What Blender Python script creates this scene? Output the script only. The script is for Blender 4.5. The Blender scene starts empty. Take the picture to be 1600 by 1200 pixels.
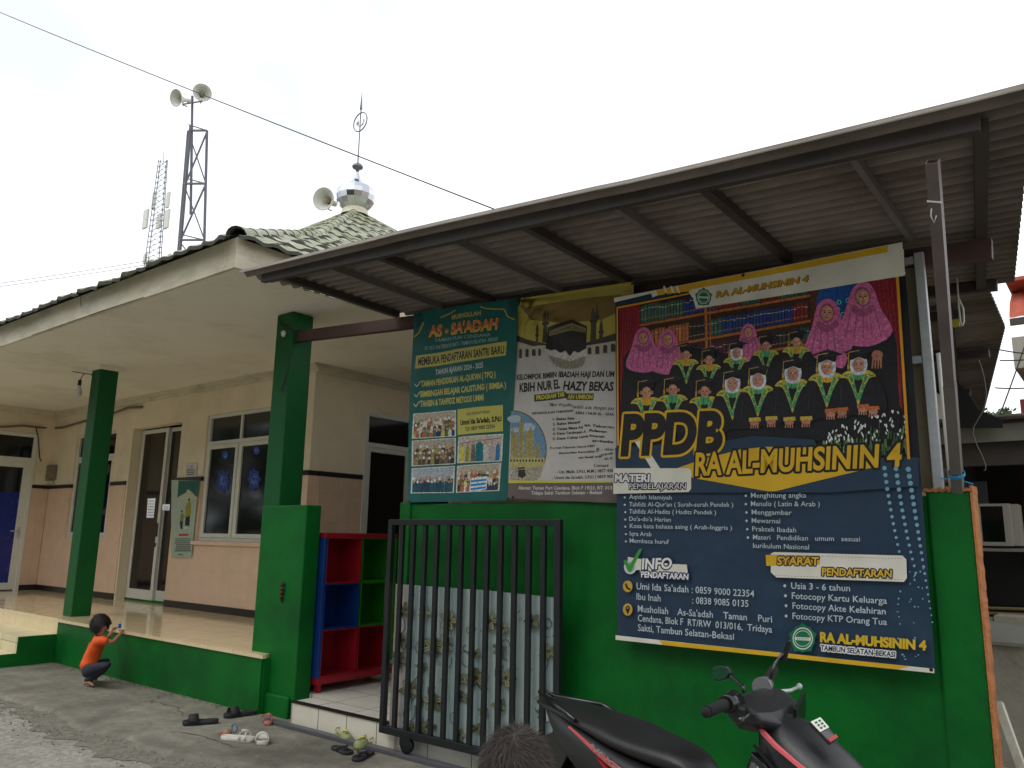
import bpy, bmesh, math, random
import numpy as np
from mathutils import Vector, Matrix
SC = bpy.context.scene
COL = SC.collection
R = math.radians
# ------------------------------------------------------------------ camera
F = 1228.7
YAW, PITCH, ROLL = R(-38.156), R(11.037), R(1.0194)
CAM = np.array([0.0, 0.0, 1.5])
cf = np.array([math.sin(YAW)*math.cos(PITCH), math.cos(YAW)*math.cos(PITCH), math.sin(PITCH)])
_r = np.array([math.cos(YAW), -math.sin(YAW), 0.0]); _u = np.cross(_r, cf)
cr = math.cos(ROLL)*_r + math.sin(ROLL)*_u
cu = -math.sin(ROLL)*_r + math.cos(ROLL)*_u
cam = bpy.data.cameras.new('camera'); camo = bpy.data.objects.new('camera', cam); COL.objects.link(camo)
M = Matrix.Identity(4)
for i in range(3):
    M[i][0] = cr[i]; M[i][1] = cu[i]; M[i][2] = -cf[i]; M[i][3] = CAM[i]
camo.matrix_world = M
cam.sensor_width = 36; cam.lens = F/1600*36; cam.clip_start = 0.05; cam.clip_end = 2000
SC.camera = camo
SC.render.resolution_x = 1024; SC.render.resolution_y = 768
# ------------------------------------------------------------------ overcast sky
SUN_EL, SUN_AZ = R(58), R(205)
W = bpy.data.worlds.new('World'); SC.world = W; W.use_nodes = True
nt = W.node_tree; nt.nodes.clear(); N = nt.nodes.new; LK = nt.links.new
wo = N('ShaderNodeOutputWorld'); bg = N('ShaderNodeBackground'); bg.inputs['Strength'].default_value = 0.12
sk = N('ShaderNodeTexSky'); sk.sky_type = 'NISHITA'; sk.sun_disc = False
sk.sun_elevation = SUN_EL; sk.sun_rotation = SUN_AZ; sk.air_density = 1.2; sk.dust_density = 6; sk.ozone_density = 1
tcw = N('ShaderNodeTexCoord'); nz = N('ShaderNodeTexNoise'); nz.inputs['Scale'].default_value = 1.6
nz.inputs['Detail'].default_value = 4; nz.inputs['Roughness'].default_value = 0.5
cr_ = N('ShaderNodeValToRGB'); cr_.color_ramp.elements[0].position = 0.40; cr_.color_ramp.elements[1].position = 0.62
SKY = 9.6
cr_.color_ramp.elements[0].color = (0.60*SKY, 0.655*SKY, 0.70*SKY, 1); cr_.color_ramp.elements[1].color = (1.04*SKY, 1.05*SKY, 1.06*SKY, 1)
mx = N('ShaderNodeMixRGB'); mx.inputs['Fac'].default_value = 0.93
LK(tcw.outputs['Generated'], nz.inputs['Vector']); LK(nz.outputs['Fac'], cr_.inputs['Fac'])
LK(sk.outputs['Color'], mx.inputs['Color1']); LK(cr_.outputs['Color'], mx.inputs['Color2'])
LK(mx.outputs['Color'], bg.inputs['Color']); LK(bg.outputs['Background'], wo.inputs['Surface'])
sl = bpy.data.lights.new('sun', 'SUN'); sl.energy = 0.6; sl.angle = R(25); sl.color = (1, 0.96, 0.9)
so = bpy.data.objects.new('sun', sl); COL.objects.link(so)
so.rotation_euler = (R(90)-SUN_EL, 0, R(180)-SUN_AZ)
SC.view_settings.view_transform = 'Standard'; SC.view_settings.look = 'None'
SC.view_settings.exposure = 0.52; SC.view_settings.gamma = 1
# ------------------------------------------------------------------ helpers
def ray(p):
    return cf + cr*((p[0]-800)/F) - cu*((p[1]-600)/F)
def at(p, **k):
    """point of the place seen at photo pixel p on an axis plane (used to take sizes off the photograph)"""
    d = ray(p); (a, v), = k.items(); i = 'xyz'.index(a)
    return CAM + d*((v-CAM[i])/d[i])
def lin(c):
    return tuple(((v/255)/12.92 if v/255 <= 0.04045 else ((v/255+0.055)/1.055)**2.4) for v in c[:3])
def tag(o, label=None, cat=None, group=None, kind=None):
    if label: o['label'] = label
    if cat: o['category'] = cat
    if group: o['group'] = group
    if kind: o['kind'] = kind
    return o
def thing(name, label, cat, loc=(0, 0, 0), group=None, rz=0):
    o = bpy.data.objects.new(name, None); COL.objects.link(o); o.empty_display_size = .1
    o.location = loc; o.rotation_euler = (0, 0, rz)
    return tag(o, label, cat, group)
def copy_tree(o, parent=None):
    c = o.copy(); COL.objects.link(c)
    if parent: c.parent = parent
    for ch in list(o.children): copy_tree(ch, c)
    return c
class MB:
    """collects shapes, builds ONE mesh object. Coordinates are world; a parent's location is subtracted."""
    def __init__(s): s.v = []; s.f = []; s.m = []; s.sm = []
    def add(s, vs, fs, mi=0, smooth=False):
        b = len(s.v); s.v += [tuple(map(float, p)) for p in vs]
        s.f += [tuple(i+b for i in q) for q in fs]; s.m += [mi]*len(fs); s.sm += [smooth]*len(fs)
        return s
    def box(s, a, b, mi=0):
        x0, x1 = sorted((a[0], b[0])); y0, y1 = sorted((a[1], b[1])); z0, z1 = sorted((a[2], b[2]))
        v = [(x0,y0,z0),(x1,y0,z0),(x1,y1,z0),(x0,y1,z0),(x0,y0,z1),(x1,y0,z1),(x1,y1,z1),(x0,y1,z1)]
        return s.add(v, [(0,3,2,1),(4,5,6,7),(0,1,5,4),(1,2,6,5),(2,3,7,6),(3,0,4,7)], mi)
    def bar(s, p, q, w, h, up=(0,0,1), mi=0):
        p = Vector(p); q = Vector(q); d = (q-p).normalized(); u = Vector(up)
        a = d.cross(u)
        if a.length < 1e-4: a = d.cross(Vector((1,0,0)))
        a.normalize(); u = a.cross(d).normalized(); a = a*w/2; u = u*h/2
        v = [p-a-u, p+a-u, p+a+u, p-a+u, q-a-u, q+a-u, q+a+u, q-a+u]
        return s.add(v, [(0,1,2,3),(7,6,5,4),(0,4,5,1),(1,5,6,2),(2,6,7,3),(3,7,4,0)], mi)
    def tube(s, pts, r, n=8, mi=0, cap=True, smooth=True):
        pts = [Vector(p) for p in pts]; k = len(pts); rr = r if isinstance(r, (list, tuple)) else [r]*k
        vs = []; prev = None
        for i, p in enumerate(pts):
            d = (pts[min(i+1, k-1)]-pts[max(i-1, 0)]).normalized()
            if prev is None:
                a = d.cross(Vector((0,0,1)))
                if a.length < 1e-3: a = d.cross(Vector((1,0,0)))
            else: a = prev - d*prev.dot(d)
            a.normalize(); b = d.cross(a); prev = a
            for j in range(n):
                t = 2*math.pi*j/n; vs.append(p+(a*math.cos(t)+b*math.sin(t))*rr[i])
        fs = [(i*n+j, i*n+(j+1) % n, (i+1)*n+(j+1) % n, (i+1)*n+j) for i in range(k-1) for j in range(n)]
        s.add(vs, fs, mi, smooth)
        if cap:
            b = len(s.v)-len(vs)
            s.f += [tuple(b+j for j in range(n))[::-1], tuple(b+(k-1)*n+j for j in range(n))]; s.m += [mi]*2; s.sm += [False]*2
        return s
    def lathe(s, c, prof, n=24, mi=0, mat=None, smooth=True):
        """prof = [(r, z)] about local z, placed by matrix or centre"""
        vs = []
        for r, z in prof:
            for j in range(n):
                t = 2*math.pi*j/n; v = Vector((r*math.cos(t), r*math.sin(t), z))
                if mat is not None: v = mat @ v
                vs.append(v+Vector(c))
        k = len(prof)
        return s.add(vs, [(i*n+j, i*n+(j+1) % n, (i+1)*n+(j+1) % n, (i+1)*n+j) for i in range(k-1) for j in range(n)], mi, smooth)
    def prism(s, pts, off, mi=0):
        """planar polygon pts extruded by vector off"""
        n = len(pts); a = [Vector(p) for p in pts]; b = [p+Vector(off) for p in a]
        fs = [tuple(range(n))[::-1], tuple(range(n, 2*n))]+[(i, (i+1) % n, n+(i+1) % n, n+i) for i in range(n)]
        return s.add(a+b, fs, mi)
    def build(s, name, mats, parent=None, bevel=0, fixn=True):
        me = bpy.data.meshes.new(name)
        off = Vector(parent.matrix_world.translation) if False else Vector((0,0,0))
        pr = parent
        inv = Matrix.Identity(4)
        if pr is not None:
            chain = Matrix.Identity(4); q = pr
            while q is not None:
                chain = Matrix.LocRotScale(q.location, q.rotation_euler, q.scale) @ chain; q = q.parent
            inv = chain.inverted()
        me.from_pydata([tuple(inv @ Vector(p)) for p in s.v], [], s.f)
        if not isinstance(mats, (list, tuple)): mats = [mats]
        for m in mats: me.materials.append(m)
        me.polygons.foreach_set('material_index', s.m); me.polygons.foreach_set('use_smooth', s.sm)
        me.update()
        if fixn:
            bm = bmesh.new(); bm.from_mesh(me); bmesh.ops.recalc_face_normals(bm, faces=bm.faces); bm.to_mesh(me); bm.free()
        o = bpy.data.objects.new(name, me); COL.objects.link(o)
        if pr is not None: o.parent = pr
        if bevel:
            b = o.modifiers.new('b', 'BEVEL'); b.width = bevel; b.segments = 2; b.limit_method = 'ANGLE'; b.angle_limit = R(40)
        return o
def mat(name, col, rough=.6, var=.12, scale=3, bump=0, bscale=40, metal=0, spec=.5, stain=None, sscale=1.2, samt=.5, spos=(.5,.7), alpha=1, detail=6, stretch=None, coat=0):
    m = bpy.data.materials.new(name); m.use_nodes = True; t = m.node_tree; b = t.nodes['Principled BSDF']
    n = t.nodes.new; l = t.links.new
    tc = n('ShaderNodeTexCoord'); src = tc.outputs['Object']
    if stretch:
        mp = n('ShaderNodeMapping'); mp.inputs['Scale'].default_value = stretch; l(src, mp.inputs['Vector']); src2 = mp.outputs['Vector']
    else: src2 = src
    nz = n('ShaderNodeTexNoise'); nz.inputs['Scale'].default_value = scale; nz.inputs['Detail'].default_value = detail; nz.inputs['Roughness'].default_value = .65
    l(src2, nz.inputs['Vector'])
    c = lin(col)
    rp = n('ShaderNodeValToRGB'); rp.color_ramp.elements[0].position = .3; rp.color_ramp.elements[1].position = .72
    rp.color_ramp.elements[0].color = tuple(max(0, v*(1-var)) for v in c)+(1,); rp.color_ramp.elements[1].color = tuple(min(1, v*(1+var)) for v in c)+(1,)
    l(nz.outputs['Fac'], rp.inputs['Fac']); out = rp.outputs['Color']
    if stain:
        n2 = n('ShaderNodeTexNoise'); n2.inputs['Scale'].default_value = sscale; n2.inputs['Detail'].default_value = 8; n2.inputs['Roughness'].default_value = .7
        l(src2, n2.inputs['Vector'])
        r2 = n('ShaderNodeValToRGB'); r2.color_ramp.elements[0].position = spos[0]; r2.color_ramp.elements[1].position = spos[1]
        r2.color_ramp.elements[0].color = (0,0,0,1); r2.color_ramp.elements[1].color = (samt,)*3+(1,)
        l(n2.outputs['Fac'], r2.inputs['Fac'])
        mx = n('ShaderNodeMixRGB'); l(r2.outputs['Color'], mx.inputs['Fac']); l(out, mx.inputs['Color1']); mx.inputs['Color2'].default_value = lin(stain)+(1,)
        out = mx.outputs['Color']
    l(out, b.inputs['Base Color'])
    b.inputs['Metallic'].default_value = metal; b.inputs['Specular IOR Level'].default_value = spec
    b.inputs['Coat Weight'].default_value = coat
    rr = n('ShaderNodeMapRange'); rr.inputs['To Min'].default_value = max(.02, rough-.08); rr.inputs['To Max'].default_value = min(1, rough+.1)
    l(nz.outputs['Fac'], rr.inputs['Value']); l(rr.outputs['Result'], b.inputs['Roughness'])
    if bump:
        n3 = n('ShaderNodeTexNoise'); n3.inputs['Scale'].default_value = bscale; n3.inputs['Detail'].default_value = 5; l(src2, n3.inputs['Vector'])
        bp = n('ShaderNodeBump'); bp.inputs['Strength'].default_value = bump; bp.inputs['Distance'].default_value = .01
        l(n3.outputs['Fac'], bp.inputs['Height']); l(bp.outputs['Normal'], b.inputs['Normal'])
    m['out'] = 0
    return m
def tile_mat(name, col, grout, tw, th, rough, ax='xz', var=.06, bump=.2, gw=.004, spec=.5, jitter=.06):
    """rectangular tiles on a plane; ax tells which object axes carry them"""
    m = mat(name, col, rough, var, 5, spec=spec); t = m.node_tree; b = t.nodes['Principled BSDF']; n = t.nodes.new; l = t.links.new
    tc = n('ShaderNodeTexCoord'); sp = n('ShaderNodeSeparateXYZ'); l(tc.outputs['Object'], sp.inputs[0]); cb = n('ShaderNodeCombineXYZ')
    l(sp.outputs['XYZ'.index(ax[0].upper())], cb.inputs[0]); l(sp.outputs['XYZ'.index(ax[1].upper())], cb.inputs[1])
    br = n('ShaderNodeTexBrick'); br.offset = 0; br.inputs['Scale'].default_value = 1; br.inputs['Brick Width'].default_value = tw
    br.inputs['Row Height'].default_value = th; br.inputs['Mortar Size'].default_value = gw; br.inputs['Mortar Smooth'].default_value = .3; br.inputs['Bias'].default_value = 0
    br.inputs['Color1'].default_value = (1-jitter,)*3+(1,); br.inputs['Color2'].default_value = (1+jitter*.3,)*3+(1,); br.inputs['Mortar'].default_value = (1,1,1,1)
    l(cb.outputs[0], br.inputs['Vector'])
    src = b.inputs['Base Color'].links[0].from_socket
    mu = n('ShaderNodeMixRGB'); mu.blend_type = 'MULTIPLY'; mu.inputs['Fac'].default_value = 1; l(src, mu.inputs['Color1']); l(br.outputs['Color'], mu.inputs['Color2'])
    mx = n('ShaderNodeMixRGB'); l(br.outputs['Fac'], mx.inputs['Fac']); l(mu.outputs['Color'], mx.inputs['Color1']); mx.inputs['Color2'].default_value = lin(grout)+(1,)
    l(mx.outputs['Color'], b.inputs['Base Color'])
    bp = n('ShaderNodeBump'); bp.invert = True; bp.inputs['Strength'].default_value = bump; bp.inputs['Distance'].default_value = .004
    l(br.outputs['Fac'], bp.inputs['Height']); l(bp.outputs['Normal'], b.inputs['Normal'])
    return m
# ------------------------------------------------------------------ materials of the place
M_green = mat('green paint', (2, 100, 32), .50, .16, 2.6, bump=.45, bscale=7, stain=(6, 62, 26), sscale=1.1, samt=.75, spos=(.46,.7), spec=.25, detail=10)
M_green2 = mat('green paint pillar', (4, 84, 34), .5, .12, 2.5, bump=.25, bscale=12, stain=(12, 72, 44), sscale=1.3, samt=.5, spec=.28)
M_cream = mat('cream wall paint', (230, 216, 188), .75, .06, 1.5, bump=.15, bscale=20, stain=(180, 160, 122), sscale=.7, samt=.4)
M_ceil = mat('ceiling paint', (242, 236, 220), .8, .05, 1.2, bump=.2, bscale=3, stain=(176, 164, 136), sscale=.6, samt=.45)
M_fascia = mat('fascia paint', (214, 206, 184), .7, .08, 2, bump=.15, bscale=15, stain=(150, 138, 112), sscale=2.2, samt=.6, spos=(.48,.72), stretch=(1,1,3))
M_dado = tile_mat('wall tiles', (226, 194, 168), (212, 182, 156), .2, .33, .35, 'xz', var=.08, gw=.0025, jitter=.035)
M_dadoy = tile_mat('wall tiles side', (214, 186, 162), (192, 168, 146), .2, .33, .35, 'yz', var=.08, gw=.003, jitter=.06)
M_dark = mat('black tiles', (28, 22, 22), .3, .2)
M_floor = tile_mat('porch floor tiles', (226, 206, 164), (176, 158, 122), .4, .4, .06, 'xy', var=.06, gw=.003, bump=.05, spec=.7, jitter=.03)
M_stepx = tile_mat('step tiles', (222, 210, 170), (120, 108, 84), .4, .25, .32, 'xz', var=.1, gw=.004)
M_stepw = tile_mat('white step tiles', (222, 216, 200), (110, 104, 92), .33, .3, .3, 'xz', var=.08, gw=.005)
M_floorw = tile_mat('entry floor tiles', (214, 212, 202), (120, 116, 106), .4, .4, .22, 'xy', var=.06, gw=.005)
M_white = mat('white aluminium', (214, 214, 204), .4, .05)
M_pane = mat('dark window glass', (14, 15, 17), .05, .1, spec=.5)
M_blue = mat('blue film', (18, 40, 120), .25, .15, 1.2)
M_wood = mat('dark red paint', (74, 52, 48), .6, .2, 4, bump=.2)
M_rafter = mat('dark steel', (62, 54, 50), .55, .25, 5)
M_tin = mat('corrugated sheet', (128, 119, 110), .8, .2, 5, bump=.5, bscale=22, stain=(74, 58, 46), sscale=1.6, samt=.7, stretch=(.5,1,1))
M_metal = mat('galvanised steel', (190, 194, 196), .45, .12, 20, metal=.3)
M_tube = mat('painted steel tube', (104, 92, 92), .5, .2, 6)
M_black = mat('black metal paint', (22, 24, 28), .45, .2, 9, bump=.1)
M_conc = mat('concrete', (158, 152, 140), .9, .2, 3, bump=.6, bscale=30, stain=(92, 90, 78), sscale=1.5, samt=.8)
M_apron = mat('concrete apron', (136, 132, 119), .85, .32, 7, bump=.8, bscale=22, stain=(84, 82, 72), sscale=.9, samt=.9, spos=(.40,.64), detail=14)
M_road = mat('worn road', (156, 152, 142), .95, .4, 24, bump=1, bscale=60, stain=(112, 108, 98), sscale=3.2, samt=.6, spos=(.46,.62), detail=14)
M_soil = mat('ground soil', (120, 112, 96), .95, .2, 2, bump=.8, bscale=30)
M_tile = mat('mossy roof tile', (172, 172, 156), .9, .25, 5, bump=.5, bscale=40, stain=(110, 120, 66), sscale=.55, samt=.8, spos=(.40,.66), detail=12)
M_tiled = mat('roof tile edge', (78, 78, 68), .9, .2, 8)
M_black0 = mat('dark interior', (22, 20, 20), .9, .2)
M_steeld = mat('worn steel', (120, 120, 126), .35, .1, metal=.8)
M_silver = mat('polished steel', (205, 205, 210), .12, .05, metal=1)
M_wire = mat('wire', (38, 36, 38), .6, .1)
M_crack = mat('crack', (70, 66, 58), .95, .2)

rnd = random.Random(4)
# ------------------------------------------------------------------ ground
g = MB(); g.add([(-400,-400,-.06),(400,-400,-.06),(400,600,-.06),(-400,600,-.06)], [(0,1,2,3)])
tag(g.build('ground', M_soil), kind='structure')
edge = [(-40,3.05),(-20,3.1),(-12,3.14),(-9.8,3.2),(-8.4,3.16),(-7.4,3.22),(-6.6,3.1),(-6.1,3.2),(-5.6,3.15),(-5.15,3.26),(-4.6,3.38),(-4.1,3.42),(-3,3.5),(-1.5,3.45),(0,3.55),(6,3.6)]
fine = []
for (x0,y0),(x1,y1) in zip(edge, edge[1:]):
    k = max(1, int((x1-x0)/.09)) if x0 > -13 else 1
    for i in range(k): fine.append((x0+(x1-x0)*i/k, y0+(y1-y0)*i/k+(rnd.uniform(-.03,.03) if k > 1 else 0)))
fine.append(edge[-1])
g = MB(); nn = len(fine)
vs = [(x, y, 0) for x, y in fine]+[(x, 9, 0) for x, y in fine]+[(x, y-.035-rnd.random()*.02, -.045) for x, y in fine]
g.add(vs, [(i, i+1, nn+i+1, nn+i) for i in range(nn-1)]+[(2*nn+i, 2*nn+i+1, i+1, i) for i in range(nn-1)])
tag(g.build('pavement', M_apron), kind='structure')
g = MB(); g.add([(-60,-7,-.03),(30,-7,-.03),(30,3.9,-.03),(-60,3.9,-.03)], [(0,1,2,3)])
tag(g.build('road', M_road), kind='structure')
g = MB(); vs = []; st_ = [q for q in fine if -12 < q[0] < -2]
for i, (x, y) in enumerate(st_):
    w = .17+.07*math.sin(i*.13)+.05*math.sin(i*.41)+.13*rnd.random()**2; vs += [(x, y-.03, -.0265), (x, y-w, -.0265)]
g.add(vs, [(2*i, 2*i+2, 2*i+3, 2*i+1) for i in range(len(st_)-1)])
tag(g.build('road_edge_dirt', mat('road dirt', (122, 118, 106), .95, .4, 18, bump=1, bscale=60, detail=12)), kind='structure')
# cracks in the pavement, loose rubble along its broken edge
g = MB()
for pts in ([(-7.3,4.1),(-7.1,3.9),(-6.7,3.93),(-6.4,3.8),(-6.0,3.86)], [(-5.9,3.5),(-5.5,3.55),(-5.1,3.5)]):
    q = []
    for (a, b), (c, d) in zip(pts, pts[1:]):
        for i in range(6): q.append((a+(c-a)*i/6+rnd.uniform(-.02,.02), b+(d-b)*i/6+rnd.uniform(-.02,.02)))
    for i in range(len(q)-1):
        w0 = .002+.003*abs(math.sin(i*.9)); w1 = .002+.003*abs(math.sin((i+1)*.9))
        g.add([(q[i][0],q[i][1]-w0,.003),(q[i+1][0],q[i+1][1]-w1,.003),(q[i+1][0],q[i+1][1]+w1,.003),(q[i][0],q[i][1]+w0,.003)], [(0,1,2,3)])
tag(g.build('pavement_crack', M_crack), kind='structure')
g = MB()
for i in range(260):
    x = rnd.uniform(-10, -5.7); yy = 4.235-abs(rnd.gauss(0, .05)); r = rnd.uniform(.004, .012); c = Vector((x, yy, r*.4)); a = rnd.uniform(0, 3)
    g.add([c+Vector((r*math.cos(a+t)*rnd.uniform(.6, 1.6), r*math.sin(a+t), rnd.uniform(0, .006))) for t in (0, 1.6, 3.1, 4.7)]+[c+Vector((0, 0, r*.7))], [(0,1,4),(1,2,4),(2,3,4),(3,0,4)])
tag(g.build('wall_base_litter', mat('dry litter', (96, 84, 62), .9, .5, 9)), 'scattered grit and dry leaf bits along the foot of the green porch wall', 'litter', kind='stuff')
g = MB()
for i in range(1500):
    x = rnd.uniform(-10, -3.2); yy = np.interp(x, [e[0] for e in edge], [e[1] for e in edge])-abs(rnd.gauss(0, .20))+.05*rnd.random()
    r = rnd.uniform(.003, .013); c = Vector((x, yy, -.03+r*.4))
    vs = []
    for dx, dy, dz in ((1,0,0),(0,1,0),(-1,0,0),(0,-1,0),(0,0,1),(0,0,-1)):
        vs.append(c+Vector((dx,dy,dz*.7))*r*rnd.uniform(.6,1.3))
    g.add(vs, [(0,1,4),(1,2,4),(2,3,4),(3,0,4),(1,0,5),(2,1,5),(3,2,5),(0,3,5)])
tag(g.build('rubble', M_apron), 'grey gravel and rubble along the broken edge of the pavement', 'gravel', kind='stuff')

# ------------------------------------------------------------------ the prayer hall
ZF, ZC = .48, 3.55            # porch floor, ceiling
XR, YF, XL, YB = -5.35, 3.27, -18.9, 16.8   # eaves
XW, YW = -7.74, 5.95          # wall corner
XWING = -14.95
hall = thing('prayer_hall', 'cream prayer hall with green pillars, tiled porch and mossy hipped roof under a steel dome', 'building', (-10, 6, 0))
def wallx(x0, x1, z0, z1, holes, y, name, m, th=.14):
    """wall facing -Y with rectangular openings; a band cut right through by an opening becomes separate pieces"""
    b = MB(); xs = sorted({x0, x1, *[h[0] for h in holes], *[h[1] for h in holes]})
    for a, c in zip(xs, xs[1:]):
        hz = sorted([(h[2], h[3]) for h in holes if h[0] <= a+1e-6 and h[1] >= c-1e-6]); z = z0; k = 0
        for p, q in hz:
            if p > z: b.box((a,y,z),(c,y+th,min(p, z1))); k += 1
            z = max(z, q)
        if z < z1: b.box((a,y,z),(c,y+th,z1)); k += 1
        if not k and b.v: b.build(name, m, hall); b = MB()
    if b.v: b.build(name, m, hall)
door_h = (-12.2, -10.74, .48, 3.06)
win_h = (-10.08, -8.5, 1.38, 3.10)
win2_h = (-14.1, -12.7, 1.36, 3.08)
wallx(XWING, XW, 2.25, ZC, [door_h, win_h, win2_h], YW, 'upper_wall', M_cream)
wallx(XWING, XW, .57, 2.19, [door_h, win_h, win2_h], YW-.012, 'tiled_wall', M_dado, .152)
wallx(XWING, XW, 2.19, 2.25, [door_h, win_h, win2_h], YW-.018, 'black_band', M_dark, .158)
wallx(XWING, XW, .48, .57, [door_h], YW-.018, 'skirting', M_dark, .158)
# side wall facing the entrance (+X)
b = MB(); b.box((XW-.14, YW+.14, 2.25), (XW, 6.78, ZC)); b.box((XW-.14, 6.78, 3.08), (XW, 8.5, ZC)); b.box((XW-.14, 8.5, 2.25), (XW, 12, ZC)); b.build('upper_wall', M_cream, hall)
b = MB(); b.box((XW-.14, YW+.14, .18), (XW+.012, 6.78, 2.19)); b.build('tiled_wall', M_dadoy, hall); b = MB(); b.box((XW-.14, 8.5, .18), (XW+.012, 12, 2.19)); b.build('tiled_wall', M_dadoy, hall)
b = MB(); b.box((XW-.14, YW+.14, 2.19), (XW+.018, 6.78, 2.25)); b.build('black_band', M_dark, hall); b = MB(); b.box((XW-.14, 8.5, 2.19), (XW+.018, 12, 2.25)); b.build('black_band', M_dark, hall)
# left wing wall facing +X, with the blue door
yd0, yd1 = 4.72, 5.60
b = MB(); b.box((XWING-.14, 3.3, 2.25), (XWING, yd0-.06, ZC)); b.box((XWING-.14, yd1+.06, 2.25), (XWING, YW+.1, ZC)); b.box((XWING-.14, yd0-.06, 3.12), (XWING, yd1+.06, ZC)); b.build('upper_wall', M_cream, hall)
b = MB(); b.box((XWING-.14, 3.3, .57), (XWING+.012, yd0-.06, 2.19)); b.build('tiled_wall', M_dadoy, hall); b = MB(); b.box((XWING-.14, yd1+.06, .57), (XWING+.012, YW-.02, 2.19)); b.build('tiled_wall', M_dadoy, hall)
b = MB(); b.box((XWING-.14, 3.3, 2.19), (XWING+.018, yd0-.06, 2.25)); b.build('black_band', M_dark, hall); b = MB(); b.box((XWING-.14, yd1+.06, 2.19), (XWING+.018, YW-.02, 2.25))
b.build('black_band', M_dark, hall)
b = MB(); b.box((XWING-.14, 3.3, .48), (XWING+.018, yd0-.06, .57)); b.build('skirting', M_dark, hall); b = MB(); b.box((XWING-.14, yd1+.06, .48), (XWING+.018, YW-.02, .57)); b.build('skirting', M_dark, hall)
# ceiling, cornice, fascia
b = MB(); b.box((XL+.05, YF+.03, ZC), (XR-.03, YB, ZC+.04)); b.build('ceiling', M_ceil, hall)
def cornice(pts, name='cornice'):
    b = MB()
    for (ax, ay, nx, ny), (bx, by, _, _) in zip(pts[::2], pts[1::2]):
        for d, h0, h1 in ((.09, .0, .022), (.065, .022, .05), (.035, .05, .10)):
            b.box((min(ax, bx)-(0 if nx == 0 else 0), ay if nx == 0 else min(ay, by), ZC-h1), (max(ax, bx) if nx == 0 else ax+nx*d, ay+ny*d if nx == 0 else max(ay, by), ZC-h0))
    return b.build(name, M_fascia, hall)
cornice([(XWING, YW, 0, -1), (XW+.09, YW, 0, -1)])
cornice([(XW, YW+.001, 1, 0), (XW, 12, 1, 0)]); cornice([(XWING, 3.4, 1, 0), (XWING, YW-.09, 1, 0)])
b = MB(); b.box((XL, YF, ZC-.01), (XR, YF+.03, 3.79)); b.box((XR-.03, YF+.03, ZC-.01), (XR, YB, 3.785))
b.box((XR-.16, YF-.004, ZC-.008), (XR-.155, YF, 3.78)); b.build('fascia', M_fascia, hall)
b = MB(); cx_ = at((126, 462), y=YF-.004)[0]
b.add([(cx_, YF-.002, 3.785), (cx_+.012, YF-.002, 3.785), (cx_+.02, YF-.002, 3.72), (cx_+.045, YF-.002, 3.67), (cx_+.04, YF-.002, 3.66), (cx_+.012, YF-.002, 3.71)], [(0,1,2,5),(5,2,3,4)])
b.add([(x, YF-.0025, ZC-.008) for x in (cx_-1.1, cx_+1.3)]+[(cx_+1.3, YF-.0025, ZC-.002), (cx_+.5, YF-.0025, ZC+.004), (cx_-.2, YF-.0025, ZC+.001), (cx_-1.1, YF-.0025, ZC-.002)], [(0,1,2,3,4,5)])
b.build('fascia_crack', M_crack, hall)
# roof: courses of wavy tiles, shallow below and steeper above
AP = 6.75
def rz(d): return 3.80+(.56*d if d < 3.1 else .56*3.1+.70*(d-3.1))
def roof_face(o, e, inw, L):
    b = MB(); d = -.10; k = 0; step = .235
    while d < AP-.06:
        d1 = min(d+step+.05, AP); lo = max(d, 0)*1.0; s0, s1 = lo-(.06 if d < 0 else 0), L-lo+(.06 if d < 0 else 0)
        n = max(2, int((s1-s0)/.045)); rows = []
        for dd, lift in ((d, .0), (d, .032), (d1, .008)):
            row = []
            for i in range(n+1):
                s = s0+(s1-s0)*i/n
                ss = min(max(s, dd if dd > 0 else s), L-(dd if dd > 0 else 0))
                wv = .012*math.sin(2*math.pi*s/.22+.4*math.sin(k*1.7))
                jit = .008*math.sin(s*3.1+k*2.3)+(.004*math.sin(k*5.1+int(s/.22)*2.7))
                dj = dd-.014*math.sin(int(s/.22)*3.3+k)-.02*abs(math.sin(math.pi*s/.22))
                row.append((o[0]+e[0]*ss+inw[0]*dj, o[1]+e[1]*ss+inw[1]*dj, rz(dd)+lift+wv+jit if dd >= 0 else rz(0)+.56*dd+lift+wv+jit))
            rows.append(row)
        vs = rows[0]+rows[1]+rows[2]; m = n+1
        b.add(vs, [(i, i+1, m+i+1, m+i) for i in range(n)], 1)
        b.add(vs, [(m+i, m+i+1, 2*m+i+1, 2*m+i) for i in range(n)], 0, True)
        d += step; k += 1
    return b
LX = YB-YF; LY = XR-XL
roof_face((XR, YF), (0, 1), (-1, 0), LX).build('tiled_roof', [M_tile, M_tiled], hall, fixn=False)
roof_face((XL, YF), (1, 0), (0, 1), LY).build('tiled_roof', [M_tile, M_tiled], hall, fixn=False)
b = MB()
for q in (((XL,YB),(XR,YB)), ((XL,YF),(XL,YB))):
    (ax, ay), (bx, by) = q; cx, cy = XR-AP, YF+AP
    b.add([(ax,ay,rz(0)-.05),(bx,by,rz(0)-.05),(cx,cy,rz(AP)-.05)], [(0,1,2)])
b.build('tiled_roof', M_tile, hall)
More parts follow.
